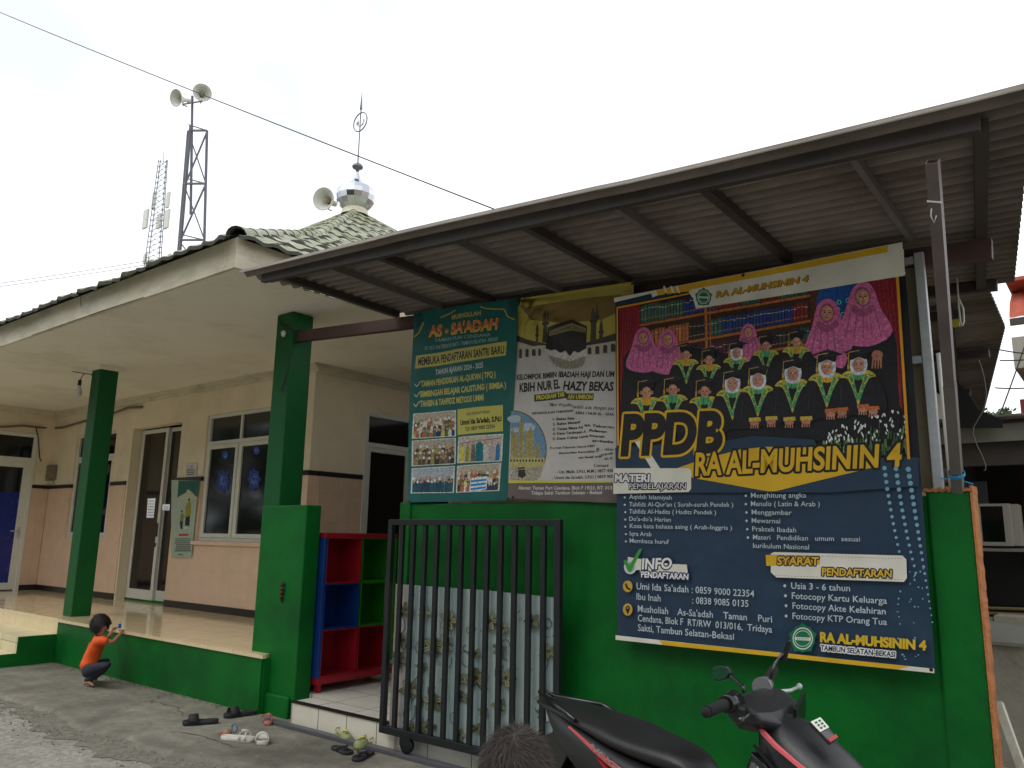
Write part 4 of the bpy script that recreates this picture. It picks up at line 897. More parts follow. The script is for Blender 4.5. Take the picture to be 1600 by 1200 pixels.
# dots
for k in range(23):
    t = k/22; y = 732+k*10.8
    for q, x0 in enumerate((1384, 1402, 1421)):
        x = x0+(k*1.7 if q == 2 else 30*t+22*t*t); rad = max(.8, (4.1-.13*k)*(1-.08*(2-q)))
        if q == 2 or k < 16: c.ell(x, y+q*1.0, rad, rad, (128, 176, 196), 12)
r4 = random.Random(9)
for k in range(34): c.ell(r4.uniform(1404, 1450), r4.uniform(880, 1030), r4.uniform(.8, 1.9), r4.uniform(.8, 1.9), (128, 176, 196), 8)
# info
c.poly([(984, 870), (1050, 881), (1076, 882), (1078, 896), (1004, 900), (1003, 890), (986, 892)], CREAM)
c.ell(988, 886, 10, 11, (218, 220, 220), 16); c.ell(988, 886, 7, 8, (160, 176, 180), 16)
c.poly([(977, 877), (981, 874), (987, 883), (1002, 858), (1007, 857), (989, 894), (986, 894)], (66, 160, 60))
c.text('INFO', (1006, 889), (1053, 888), 17, (32, 44, 90), .05, .08, out=(32, 44, 90), ow=1.6); c.text('INFO', (1006, 889), (1053, 888), 17, (240, 238, 230), .03, .08)
c.text('PENDAFTARAN', (1005, 901.5), (1079, 905.5), 9.5, (32, 44, 90), .05, .05, out=(32, 44, 90), ow=1.6); c.text('PENDAFTARAN', (1005, 901.5), (1079, 905.5), 9.5, (240, 238, 230), .03, .05)
c.ell(984, 916, 7.6, 9, (212, 168, 60), 18); c.line([(981, 912), (983, 918), (988, 921)], 3, (34, 40, 56))
c.ell(984, 952, 7.6, 9.6, (212, 168, 60), 18); c.ell(984, 950, 3.6, 4.2, (34, 40, 56), 12); c.poly([(980.6, 952), (987.4, 952), (984, 960)], (34, 40, 56)); c.ell(984, 949.5, 1.3, 1.5, (212, 168, 60), 8)
for t, x0, y0, x1, y1, h in (("Umi Ida Sa'adah", 998, 920.5, 1079, 925.5, 11), (": 0859 9000 22354", 1084, 926, 1181, 932.5, 11), ('Ibu Inah', 998, 936.5, 1036, 939.5, 11), (': 0838 9085 0135', 1085, 942.5, 1172, 948, 11),
        ('Musholiah    As-Sa\'adah    Taman    Puri', 1000, 955.5, 1209, 972, 11), ('Cendana, Blok F  RT/RW  013/016,  Tridaya', 1000, 970, 1209, 988, 11), ('Sakti, Tambun Selatan-Bekasi', 1000, 985, 1150, 999, 11)):
    c.text(t, (x0, y0), (x1, y1), h, TX, .006)
c.poly([(1207, 865), (1212, 862.5), (1412, 868), (1418, 874), (1419, 903), (1414, 909), (1216, 902), (1207, 894)], CREAM)
c.poly([(1199, 867), (1284, 868), (1284, 882), (1206, 884), (1200, 884)], GOLD)
for k in range(40): c.line([(1211+k*5.1, 867+k*.15), (1213+k*5.1, 867+k*.15)], .6, (60, 60, 60)); c.line([(1214+k*5.0, 899+k*.17), (1216+k*5.0, 899+k*.17)], .6, (60, 60, 60))
c.text('SYARAT', (1217, 882), (1283, 883), 13, (34, 34, 60), .05, .06, out=(34, 34, 60), ow=1.5); c.text('SYARAT', (1217, 882), (1283, 883), 13, (226, 184, 50), .03, .06)
c.text('PENDAFTARAN', (1287, 898.5), (1396, 902), 12, (34, 34, 60), .05, .06, out=(34, 34, 60), ow=1.6); c.text('PENDAFTARAN', (1287, 898.5), (1396, 902), 12, (226, 184, 50), .03, .06)
for t, x0, y0, x1, y1 in (('Usia 3 - 6 tahun', 1239, 919.5, 1331, 923.5), ('Fotocopy Kartu Keluarga', 1240, 935, 1388, 943), ('Fotocopy Akte Kelahiran', 1241, 950.5, 1386, 959.5), ('Fotocopy KTP Orang Tua', 1241, 966.5, 1388, 976)):
    c.text(t, (x0, y0), (x1, y1), 10.5, TX, .006); c.ell(x0-10, y0-4.5, 2.2, 2.4, TX, 10)
logo(1257, 997, 21)
c.text('RA AL-MUHSININ 4', (1284, 1001.5), (1449, 1015), 15, (222, 186, 44), .05, 0)
c.text('TAMBUN SELATAN-BEKASI', (1285, 1015), (1401, 1026), 8.5, (232, 232, 226), .06, .05, out=(232, 232, 226), ow=1.3); c.text('TAMBUN SELATAN-BEKASI', (1285, 1015), (1401, 1026), 8.5, (28, 40, 84), .03, .05)
# bottom strip
c.poly([(965, 992), (1461, 1044), (1461.5, 1051), (965, 999)], CREAM)
c.poly([(1033, 999.5), (1414, 1039), (1422, 1041), (1406, 1045), (1040, 1007)], GOLD)
XB0, XB1 = at((962, 467), y=BY)[0], at((1412, 381), y=BY)[0]
def dbig(x, z): return .006+.006*math.sin(3.1*x+1.2*z)*math.sin(2.2*z+.5)+.003*math.sin(7*x+2.4*z+1)
c.gain = .95
c.build('vinyl_sheet', M_print, big, deform=dbig, cell=.085)
eyelets([(966, 471.5), (1161, 430), (1408, 385), (968, 996), (1186, 1020), (1455, 1046.5)], BY-.02, big)

# ================= green enrolment banner
GY2 = 4.285
gb = thing('enrolment_banner', 'narrow dark green enrolment banner with six small group photos, leftmost of the three banners', 'banner', (-3.85, GY2, 1.75))
c = Canvas(GY2)
GR = (34, 104, 100)
c.poly([(650, 489), (812, 466), (804, 640), (796, 782), (637, 785), (643, 640)], GR)
c.line([(650, 527), (657, 521), (664, 505)], 1.8, (210, 176, 80)); c.line([(690, 497), (706, 490), (714, 485)], 1.6, (210, 176, 80)); c.line([(753, 480), (762, 483), (790, 484), (795, 495), (806, 500)], 1.6, (210, 176, 80))
c.poly([(651, 489), (662, 488), (664, 500), (656, 512), (651, 520)], (28, 84, 82)); c.poly([(795, 469), (811, 467), (809, 500), (798, 496)], (28, 84, 82))
c.text('MUSHOLLAH', (708, 500), (754, 493), 7, (206, 178, 70), .03, .05)
c.text('AS - SA\'ADAH', (672, 527.5), (781, 515), 18, (216, 190, 70), .05, .12, out=(20, 52, 50), ow=1.2)
c.text('AS - SA\'ADAH', (672, 527.5), (781, 515), 18, (222, 178, 84), .04, .12)
c.text('AS - SA\'ADAH', (673, 521.5), (782, 509), 11.5, (206, 104, 84), .02, .12)
c.text('TAMAN PURI CENDANA', (681, 535), (769, 526), 5.5, (150, 180, 176), .01); c.text('RT. 013 / 016 TRIDAYA SAKTI - TAMBUN SELATAN - BEKASI', (667, 548), (780, 533), 6, (170, 192, 188), .01)
c.poly([(653.5, 557), (794, 534), (792, 556), (652, 577)], (206, 196, 104))
c.text('MEMBUKA PENDAFTARAN SANTRI BARU', (657, 572), (790, 552.5), 12.5, (44, 40, 60), .03)
c.text('TAHUN AJARAN 2024 - 2025', (682, 586), (758, 575), 8.5, (206, 214, 208), .02)
for t, x0, y0, x1, y1 in (("TAMAN PENDIDIKAN AL-QUR'AN ( TPQ )", 661, 605, 777, 589.5), ('BIMBINGAN BELAJAR CALISTUNG ( BIMBA )', 660, 621, 792, 606), ('TAHSIN & TAHFIDZ METODE UMMI', 659, 636, 759, 626)):
    c.text(t, (x0, y0), (x1, y1), 9.5, (214, 204, 108), .03); c.line([(x0-9, y0-4), (x0-6, y0), (x0-1, y0-8)], 1.2, (206, 220, 190))
def minipic(q, kind, sd):
    c.mott = .9
    c.poly(q, (222, 222, 214)); (ax, ay), (bx, by), (cx2, cy2), (dx2, dy2) = q; rr = random.Random(sd)
    def P(u, v): return ((1-u)*(1-v)*ax+u*(1-v)*bx+u*v*cx2+(1-u)*v*dx2, (1-u)*(1-v)*ay+u*(1-v)*by+u*v*cy2+(1-u)*v*dy2)
    I = lambda u, v: P(.03+.94*u, .03+.94*v)
    c.poly([I(0, 0), I(1, 0), I(1, 1), I(0, 1)], {0: (190, 180, 160), 1: (176, 168, 150), 2: (170, 178, 186), 3: (196, 184, 168)}[kind])
    if kind == 3:
        c.line([I(0, .24), I(1, .12)], 1, (110, 60, 90))
        cs = [(212, 206, 60), (150, 150, 60), (120, 104, 100), (30, 120, 130), (206, 200, 196), (176, 170, 176), (40, 120, 180)]
        for k in range(7):
            u = .08+.14*k; w_ = .05 if k != 3 else .09; v = .32 if k != 3 else .2
            c.poly([I(u-w_, 1), I(u-w_*.9, v+.14), I(u-.02, v), I(u+.02, v), I(u+w_*.9, v+.14), I(u+w_, .98)], cs[k]); a, b = I(u, v-.03); c.ell(a, b, 2, 2.5, (190, 150, 126), 8)
        return
    pal = {0: [(60, 60, 66), (206, 200, 90), (40, 60, 110), (220, 216, 206), (190, 110, 70), (90, 110, 60)], 1: [(90, 80, 66), (150, 146, 80), (60, 54, 54), (120, 100, 84)], 2: [(40, 82, 100), (46, 92, 110), (36, 70, 90)]}[kind]
    for row in range(3 if kind != 2 else 2):
        v = .28+.22*row if kind != 2 else .42+.12*row; n = 13
        for k in range(n):
            u = (k+.5+rr.uniform(-.3, .3))/n; vv = v+rr.uniform(-.05, .05); cc = pal[rr.randrange(len(pal))]
            u0, u1 = max(0, u-.045), min(1, u+.045)
            c.poly([I(u0, min(1, vv+.5)), I(u0, vv+.12), I(u, vv+.02), I(u1, vv+.12), I(u1, min(1, vv+.5))], cc)
            a, b = I(u, vv); c.ell(a, b, 1.9, 2.4, (186, 146, 120) if rr.random() < .75 else (226, 222, 214), 7)
    if sd == 6:
        c.poly([I(.32, .5), I(.72, .45), I(.72, .95), I(.3, 1)], (226, 232, 236))
        for k in range(3): c.poly([I(.33, .58+.15*k), I(.7, .54+.15*k), I(.7, .62+.15*k), I(.33, .66+.15*k)], (40, 140, 200))
minipic([(649, 647), (714, 641), (713, 682), (646, 686)], 0, 1)
minipic([(646, 689), (713, 684), (712, 725), (644.5, 729)], 1, 2)
minipic([(645, 732), (711, 728), (709.5, 770), (643, 771)], 2, 3)
minipic([(717, 683), (788, 678), (786, 721), (715, 724)], 3, 5)
minipic([(715, 728), (785, 723), (782, 767), (713, 770)], 0, 6)
c.mott = 0
c.poly([(717, 640), (787.5, 633), (787.5, 674), (716, 680)], (208, 200, 100))
c.text('INFO PENDAFTARAN', (732, 650), (768, 646), 4.5, (60, 56, 60), .02)
c.text("Ummi Ida Sa'adah, S.Pd.I", (721, 664.5), (785, 658), 8, (40, 36, 30), .05); c.text('TLP. 0859 9000 22354', (729, 674), (775, 669), 6, (60, 56, 60), .03)
c.gain = .95
def dgr(x, z): return .012+.008*math.sin(2.6*z+.4)+.006*math.sin(9*x+1.3*z)+.004*math.sin(17*x-5*z)
c.build('vinyl_sheet', M_print, gb, deform=dgr, cell=.06)
eyelets([(655, 492), (807, 469), (640, 783), (793, 779)], GY2-.025, gb)

# ================= pilgrimage banner
pb = thing('pilgrimage_banner', 'creased white and gold pilgrimage banner with a dark cube building, hanging between the other banners', 'banner', (-2.9, GY2, 1.75))
c = Canvas(GY2)
WH = (214, 208, 204); DK = (78, 70, 68); YG = (196, 180, 84)
c.poly([(815, 466), (990, 440), (990, 786), (960, 786), (796, 779), (800, 640)], WH)
c.poly([(815, 466), (990, 440), (990, 516), (962, 524), (920, 534), (860, 540), (825, 533), (800, 521), (801, 512)], YG)
c.poly([(812, 477), (970, 460), (985, 480), (940, 500), (880, 505), (830, 500)], (136, 112, 62)); c.poly([(820, 470), (985, 446), (988, 456), (820, 480)], (186, 170, 84))
c.poly([(801, 521), (822, 530), (855, 538), (855, 540), (832, 541), (801, 531)], DK); c.poly([(917, 536), (962, 521), (992, 514), (992, 528), (917, 541)], DK)
c.poly([(801, 531), (830, 541), (855, 543), (855, 552), (801, 560)], (206, 198, 180)); c.poly([(917, 541), (992, 530), (992, 552), (917, 556)], (206, 198, 180))
for x, y0, y1, w in ((804, 545, 561, 4.5), (814, 546, 560, 5), (824, 546, 558, 4.5), (834, 546, 556, 6), (844, 546, 556, 5), (923, 544, 554, 6), (935, 542, 554, 6.5), (947, 540, 552, 6.5), (959, 538, 550, 7)):
    c.poly([(x-w/2, y1), (x-w/2, y0+2)]+[(x+w/2*math.cos(t), y0+2-3*math.sin(t)) for t in (2.4, 1.57, .8)]+[(x+w/2, y0+2), (x+w/2, y1)], DK)
c.mott = .6
# towers
for x, t, b, w in ((852, 490, 536, 7), (857, 489, 500, 3), (840, 508, 535, 4), (928, 486, 536, 9), (934, 480, 500, 5), (940, 503, 532, 6)):
    c.poly([(x-w/2, b), (x-w*.45, t+8), (x-w*.3, t+2), (x, t-6), (x+w*.3, t+2), (x+w*.45, t+8), (x+w/2, b)], (88, 78, 66)); c.poly([(x-w*.75, t+14), (x+w*.75, t+14), (x+w*.6, t+18), (x-w*.6, t+18)], (70, 62, 54))
# cube
c.poly([(856, 512), (894, 499), (918, 510), (918, 545), (905, 552), (891, 557), (880, 552), (866, 549), (854, 545)], (60, 54, 54))
c.poly([(858, 518), (894, 505), (916, 513), (916, 520), (894, 517), (858, 525)], (150, 136, 96))
for k in range(12): c.line([(860+k*2.8, 520-k*.9), (861.6+k*2.8, 523-k*.8)], 1, (60, 54, 50))
for k in range(6): c.line([(897+k*3.2, 510+k*.9), (898.6+k*3.2, 515+k*.7)], 1, (60, 54, 50))
c.poly([(852, 546), (860, 549), (868, 546), (876, 552), (884, 548), (891, 557), (898, 549), (906, 552), (912, 548), (919, 545), (918, 556), (905, 560), (892, 566), (876, 560), (858, 556)], (222, 218, 212))
c.poly([(858, 555), (876, 560), (892, 565), (906, 560), (918, 556), (914, 570), (900, 577), (880, 577), (866, 568)], (178, 170, 158))
for k in range(6): c.line([(860+k*2, 559+k*2.6), (892, 566+k*2.0), (917-k, 559+k*2.5)], .5, (120, 112, 100))
for k in range(9): c.line([(866+k*5.4, 563+3*math.sin(k)), (867+k*5.4, 575)], .5, (120, 112, 100))
c.mott = 0
BK = (48, 44, 46)
c.text('KELOMPOK BIMBIN', (808, 594), (873, 590), 8.5, BK, .04); c.text('IBADAH HAJI DAN UM', (876, 590), (962, 589), 9, BK, .04, .1)
c.text('KBIH NUR EL', (813, 613), (879, 607), 14, BK, .04); c.text('HAZY BEKAS', (884, 610), (961, 611), 14, BK, .04, .12)
c.poly([(836, 617), (885, 612), (890, 616), (930, 615), (929, 626), (890, 626), (888, 623), (836, 628)], (74, 66, 60))
c.text('PROGRAM TAB', (839, 625), (886, 620), 7, (220, 214, 70), .04); c.text('AN UMROH', (891, 624), (928, 624), 7, (220, 214, 70), .04, .1)
for t, x0, y0, x1, y1, h, bd, shr in (('"Mari Wujudka', 859, 635, 898, 636, 5.5, .01, .25), ('badah ada dengan pas', 899, 639, 962, 641, 5.5, .01, .25), ('KEUNGGULAN TABUNGAN', 833, 648, 900, 644, 3.6, .04, 0), ('KBIH / NUR EL - GHA', 904, 648, 962, 650, 4, .04, 0),
        ('1. Bebas Riba', 865, 657, 901, 656, 4, .04, 0), ('2. Bebas Menanti', 865, 665, 911, 662, 4, .04, 0), ('3. Tanpa Biaya Ad', 865, 673, 915, 670, 4, .04, 0), ('lah Tabungan', 918, 667, 962, 670, 4, .04, .1), ('4. Dana Tersimpan A', 865, 680, 920, 677, 4, .04, 0), ('Bulanan', 925, 675, 951, 677, 4, .04, .1),
        ('5. Dana Cukup Langs', 865, 688, 923, 684, 4, .04, 0), ('Amanah', 924, 683, 948, 685, 4, .04, .1), ('angkatka', 930, 691, 961, 693, 4, .04, .1), ('Program Tabungan Umroh KBIH', 861, 702, 933, 699, 3.5, .03, 0), ('EL - GHA', 936, 704, 962, 705, 3.6, .03, .1), ('Memberikan Kemudahan U', 875, 710, 939, 707, 3.5, .03, 0), ('wujudk', 942, 713, 961, 710, 3.5, .03, .1),
        ('niat Ibadah anda', 906, 717, 944, 715, 3.5, .03, 0), ('ah K', 948, 719, 961, 718, 3.5, .03, 0), ('Contact', 930, 730, 954, 730, 5, .02, 0), ('- Ust. Malik, S.Pd.I, M.M ( 0877 430', 871, 740, 961, 738, 5, .02, 0), ("- Ummi Ida Sa'adah, S.Pd.I ( 0859 900", 864, 749, 961, 747, 5, .02, 0)):
    c.text(t, (x0, y0), (x1, y1), h, BK, bd, shr)
c.mott = .7
# round vignette with towers
c.ell(800, 703, 56, 62, (120, 120, 80), 40, a0=-math.pi/2, a1=math.pi/2); c.ell(800, 703, 54, 60, (120, 156, 190), 40, a0=-math.pi/2, a1=math.pi/2)
for x, y, rx, ry in ((806, 655, 12, 6), (828, 668, 10, 7), (812, 672, 12, 4)): c.ell(x, y, rx, ry, (186, 204, 216), 12)
for x0, x1, t, b in ((812, 821, 662, 720), (815, 818, 648, 664), (822, 836, 676, 722), (800, 811, 680, 722), (802, 806, 672, 690), (837, 846, 698, 722), (829, 834, 670, 680)):
    c.poly([(x0, b), (x0+.5, t), ((x0+x1)/2, t-4), (x1-.5, t), (x1, b)], (176, 162, 104)); c.line([((x0+x1)/2, t+3), ((x0+x1)/2, b-2)], 1, (140, 126, 80))
c.poly([(799, 714), (853, 716), (852, 728), (846, 745), (838, 753), (798, 752)], (196, 186, 120)); c.poly([(799, 731), (850, 729), (846, 745), (838, 753), (798, 752)], (178, 170, 150))
for k in range(11): c.ell(801+k*4.8, 720, 1.4, 2, (60, 52, 44), 7)
for k in range(70): x = r4.uniform(799, 843); c.ell(x, r4.uniform(733, 750), .8, .7, (214, 210, 196) if k % 2 else (110, 100, 90), 5)
c.poly([(812, 731), (822, 730), (824, 744), (818, 748), (812, 744)], (64, 56, 50)); c.line([(812, 734), (823, 733)], 1.2, (200, 170, 90))
c.mott = 0
c.poly([(797, 751), (962, 752), (962, 755), (797, 755.5)], (226, 214, 70)); c.poly([(797, 755), (992, 754), (992, 786), (960, 786), (796, 779)], (116, 104, 100))
c.text('Alamat: Taman Puri Cendana, Blok F 19/23. RT. 0131', (812, 765), (962, 765), 5.5, (222, 218, 214), .02, .1); c.text('Tidaya Sakti Tambun Selatan - Bekasi', (832, 773), (943, 772), 5.5, (222, 218, 214), .02, .1)
c.gain = .9
def dpb(x, z):
    # a long diagonal crease, gathers from the top left nail and slack along the top
    q0 = at((880, 600), y=GY2); q1 = at((965, 735), y=GY2)
    d = np.array((q1[0]-q0[0], q1[2]-q0[2])); L = np.hypot(*d); d /= L; r = np.array((x-q0[0], z-q0[2])); s = r@d; t = r[0]*d[1]-r[1]*d[0]
    v = .022*math.exp(-(t/.045)**2)*(1/(1+math.exp(-(s+.15)*9)))
    n0 = at((812, 470), y=GY2); rx, rz_ = x-n0[0], n0[2]-z; rr = math.hypot(rx, rz_)+1e-6; a = math.atan2(rx, rz_)
    v += .016*math.exp(-rr/.55)*math.sin(a*15)*min(1, rr/.1)
    v *= 1/(1+math.exp((x-at((948, 600), y=GY2)[0])/.03))
    return .010+v+.004*math.sin(6*x+2*z)+.006*math.sin(3.3*z+1)
c.build('vinyl_sheet', print_mat('creased vinyl', .5, .5, 5), pb, deform=dpb, cell=.045)
eyelets([(816, 470), (988, 443), (801, 777)], GY2-.03, pb)
# ------------------------------------------------------------------ loudspeakers, masts, wires
M_horn = mat('ivory horn', (206, 206, 198), .5, .06, 4); M_tan = mat('tan horn core', (170, 156, 116), .6, .1); M_steel = mat('mast steel', (96, 94, 104), .6, .2, 4)
def horn(c, d, Rr, label, name='horn_loudspeaker'):
    root = thing(name, label, 'loudspeaker', tuple(c), 'horn loudspeakers')
    d = Vector(d).normalized(); q = d.to_track_quat('Z', 'Y').to_matrix()
    L = Rr*1.55
    prof = [(.22*Rr, -L), (.24*Rr, -L*.8), (.34*Rr, -L*.55), (.55*Rr, -L*.28), (.82*Rr, -L*.08), (Rr, 0), (1.03*Rr, .02), (1.0*Rr, .03), (.8*Rr, -L*.06), (.52*Rr, -L*.27), (.31*Rr, -L*.54), (.2*Rr, -L*.7), (0, -L*.7)]
    b = MB(); b.lathe(c, prof, 32, mat=q); b.build('bell', M_horn, root, fixn=True)
    b = MB(); b.lathe(c, [(0, -L*.12), (.10*Rr, -L*.14), (.13*Rr, -L*.25), (.16*Rr, -L*.5), (.20*Rr, -L*.7)], 16, mat=q); b.build('horn_core', M_tan, root)
    b = MB(); b.lathe(c, [(0, -L*1.35), (.26*Rr, -L*1.33), (.28*Rr, -L*1.02), (.22*Rr, -L*.98), (0, -L*.98)], 20, mat=q); b.build('driver', M_horn, root)
    b = MB(); a = Vector(c)-d*L*.6; b.tube([a+Vector((0, 0, -.02)), a+Vector((0, 0, -Rr*.75)), a+Vector((0, 0, -Rr*.78))-d*.12], .015, 6); b.build('bracket', M_steel, root)
    return root
horn(at((276, 153), y=8.0), (.10, -.72, -.22), .19, 'ivory horn loudspeaker on the lattice mast, turned left')
horn(at((316, 145), y=8.05), (.85, -.42, -.18), .19, 'ivory horn loudspeaker on the lattice mast, turned towards the street')
horn(at((506, 311), y=9.55), (.30, -.74, -.16), .235, 'ivory horn loudspeaker on the mossy roof beside the dome')
mast = thing('speaker_mast', 'grey steel lattice mast carrying two horn loudspeakers behind the roof', 'mast', (-15, 8, 5))
A = lambda y: at((298-.085*(y-195)+.0, y), y=7.9)
B_ = lambda y: at((295-.082*(y-195), y), y=8.25)
C_ = lambda y: at((323.5-.025*(y-205), y), y=8.1)
def mbar(n, p, q, w=.035):
    b = MB(); b.bar(p, q, w, w); return b.build(n, M_steel, mast)
mbar('leg', A(196), A(425), .045); mbar('leg', B_(205), B_(425), .045); mbar('leg', C_(204), C_(425), .04)
mbar('pole', at((300.5, 150), y=8.05), at((298, 335), y=8.05), .04)
mbar('cross_arm', at((286, 163), y=8.05), at((316, 158), y=8.05), .025)
for y in (204, 287, 375): mbar('brace', A(y), C_(y)); mbar('brace', A(y), B_(y), .025); mbar('brace', B_(y-9), C_(y), .025)
for y0, y1 in ((206, 286), (288, 374), (377, 425)): mbar('brace', C_(y0), A(y1), .028); mbar('brace', B_(y0), C_(y1), .02)
tt = thing('telecom_tower', 'tall thin lattice telecom tower with panel antennas in the far distance', 'tower', (-190, 95, 0))
D = 90; ctr = lambda y: 254.8-.10*(y-250)
hw = lambda y: 7+ (y-250)*.034
def P(px, py, dy=0): return at((px, py), y=D+dy)
b = MB(); ys = [252+8.4*k for k in range(24)]
for sx, dy in ((-1, 0), (1, 0), (-.6, 1.6), (.75, 1.6)):
    b.bar(P(ctr(250)+sx*hw(250), 250, dy), P(ctr(450)+sx*hw(450), 450, dy), .15, .15)
for y0, y1 in zip(ys, ys[1:]):
    for dy in (0, 1.6):
        L = lambda y: P(ctr(y)-hw(y)*(1 if dy == 0 else .6), y, dy); Rr_ = lambda y: P(ctr(y)+hw(y)*(1 if dy == 0 else .75), y, dy)
        b.bar(L(y0), Rr_(y0), .08, .08); b.bar(L(y0), Rr_(y1), .06, .06); b.bar(Rr_(y0), L(y1), .06, .06)
b.bar(P(256, 236), P(255.3, 256), .1, .1); b.build('lattice', mat('distant steel', (92, 96, 104), .7, .1), tt)
for (x, y, w, h) in ((226, 342, 3.4, 26), (259, 342, 3.6, 26), (261, 312, 1.4, 22), (239, 312, 1.2, 24), (225, 404, 2, 14), (263, 404, 2.4, 14), (247, 345, 3, 20)):
    b = MB(); p = P(x-w/2, y-h/2); q = P(x+w/2, y+h/2); b.box(p, (q[0], p[1]+.5, q[2])); b.bar(P(x, y), P(ctr(y), y+1), .1, .1); b.build('panel_antenna', M_horn, tt)
def wire(name, pts, r, label, sag=0, cat='cable', m=M_wire, group=None):
    q = []
    for a, c in zip(pts, pts[1:]):
        a = Vector(a); c = Vector(c)
        for i in range(13): 
            t = i/12
            if i or not q: q.append(a.lerp(c, t)-Vector((0, 0, sag*4*t*(1-t))))
    b = MB(); b.tube(q, r, 6); return tag(b.build(name, m), label, cat, group)
wire('overhead_cable', [at((-60, -6), y=4.5), at((850, 357), y=6.2)], .008, 'long black cable sagging across the white sky above the roofs', .04)
wire('thin_wire', [at((-40, 448), y=40), at((240, 406), y=40)], .034, 'thin distant wire left of the telecom tower, the upper of two', .1, group='distant wires')
wire('thin_wire', [at((-40, 453), y=40), at((240, 412), y=40)], .034, 'thin distant wire left of the telecom tower, the lower of two', .1, group='distant wires')
wire('porch_wire', [at((-40, 556), y=4.40), at((143, 585), y=4.43), at((146, 586), y=4.43)], .006, 'thin black wire from the left to the first green pillar', .01)
lb = thing('light_bulb', 'bare glass bulb hanging from the wire beside the first green pillar', 'lamp', tuple(at((124, 590), y=4.38)))
p0 = at((132, 584), y=4.38); p1 = at((125, 594), y=4.38)
b = MB(); b.tube([p0, (Vector(p0)+Vector(p1))/2+Vector((.01, 0, .02)), p1], .006, 6); b.tube([p1, Vector(p1)-Vector((0, 0, .07))], .022, 10); b.build('socket', M_black, lb)
b = MB(); b.lathe(Vector(p1)-Vector((0, 0, .07)), [(.018, 0), (.022, -.03), (.04, -.07), (.044, -.10), (.03, -.135), (0, -.145)], 16); b.build('bulb', M_horn, lb)
def onwing(p): return at(p, x=XWING+.03)
def onwall(p): return at(p, y=YW-.03)
M_cond = mat('brown conduit', (120, 96, 82), .6, .15)
b = MB(); b.tube([onwing((-20, 667)), onwing((2, 667)), onwing((36, 665)), onwing((62, 668))], .018, 8); b.tube([onwall((84, 669)), onwall((97, 668)), onwall((132, 658)), onwall((176, 646)), onwall((200, 637)), onwall((222, 636))], .018, 8)
b.tube([onwing((62, 668)), onwall((84, 669))], .018, 8)
tag(b.build('cable_conduit', M_cond), 'brown bundled conduit running along the cream porch wall under the ceiling', 'conduit')
b = MB(); b.tube([onwing((56, 668)), onwing((60, 685)), onwing((62, 715)), onwall((72, 742)), onwall((78, 748))], .009, 6); tag(b.build('drop_cable', M_wire), 'thin black cable dropping to the small meter box', 'cable')
mb_ = thing('meter_box', 'small grey brown meter box on the cream wall beside the blue door', 'box', tuple(onwall((80, 740))))
q0, q1 = onwall((73, 728)), onwall((85, 749)); b = MB(); b.box((q0[0], YW-.09, q1[2]), (q1[0], YW, q0[2])); b.build('case', mat('meter box', (126, 112, 98), .6, .1), mb_, bevel=.008)
b = MB(); b.box((q0[0]+.05, YW-.095, q1[2]-.07), (q1[0]-.05, YW-.03, q1[2]-.04)); b.build('socket', M_white, mb_)
# wire tied round the second pillar
b = MB(); Wp = lambda p: at(p, y=4.305)
b.tube([Wp((434, 498)), Wp((441, 510)), Wp((456, 515)), at((470, 516), x=-6.005)], .005, 6); b.tube([Wp((457, 548)), Wp((449, 580)), Wp((440, 610)), Wp((437, 608))], .005, 6)
b.tube([Wp((436, 500)), Wp((438, 506)), Wp((456, 512))], .004, 6)
tag(b.build('pillar_wire', M_wire), 'thin black wire tied round the top of the second green pillar', 'wire')
b = MB(); q = Wp((443, 521)); b.lathe(q, [(0, .03), (.02, .02), (.024, 0), (.014, -.03), (0, -.035)], 12); tag(b.build('insulator', M_horn), 'small white insulator knob near the top of the second green pillar', 'insulator')
# rusty latch
M_rust = mat('rusty iron', (72, 52, 34), .9, .3, 20, bump=.5)
lt = MB(); q = at((441, 926), y=4.31)
for k in range(4): lt.lathe((q[0]+.006*math.sin(k*2), 4.305, q[2]+.055-.035*k), [(.008, 0), (.018, .006), (.022, .015), (.016, .024), (.006, .03)], 10)
lt.bar((q[0]-.01, 4.31, q[2]-.08), (q[0]+.006, 4.30, q[2]+.09), .018, .014); tag(lt.build('rusty_latch', M_rust), 'rusty iron latch fixed to the green pier', 'latch')
# hanging cable loop and sticker under the canopy on the right
wire('cable_loop', [at((1497, 465), y=5.2), at((1498, 480), y=5.2), at((1500, 500), y=5.2), at((1503, 509), y=5.2), at((1506, 503), y=5.2), at((1505, 482), y=5.2), at((1497, 465), y=5.2), at((1495, 420), y=5.2)], .006, 'pale loop of cable hanging under the canopy right of the leaning post', 0, m=M_horn)
wire('hanging_wire', [at(p_, y=6.0) for p_ in ((1529, 562), (1534, 575), (1538, 592), (1541, 612), (1540, 628), (1535, 644), (1527, 657), (1521, 668), (1521, 680), (1527, 697), (1535, 713), (1540, 726), (1540, 734), (1537, 735))], .0035, 'curved grey wire dangling in front of the dark shed', .0, m=M_chan)
b = MB(); q = at((1488, 500), y=5.3); q1 = at((1500, 510), y=5.3); b.box((q[0], 5.29, q1[2]), (q1[0], 5.31, q[2])); tag(b.build('yellow_block', mat('yellow plastic', (170, 160, 60), .6, .1)), 'small yellow plastic block under the canopy by the cable loop', 'block')
for i, (a, c) in enumerate((((1560, 546), (1640, 553)), ((1562, 563), (1640, 556)), ((1555, 606), (1640, 602)), ((1558, 660), (1625, 470)))):
    wire('house_wire', [at(a, y=10.5), at(c, y=10.5)], .008, ['upper thin wire between the canopy and the concrete balcony', 'second thin wire below the concrete balcony top', 'lowest dark wire crossing the sky under the concrete balcony', 'slanting thin wire crossing the sky beside the orange roof'][i], .02, group='wires by the orange roof')
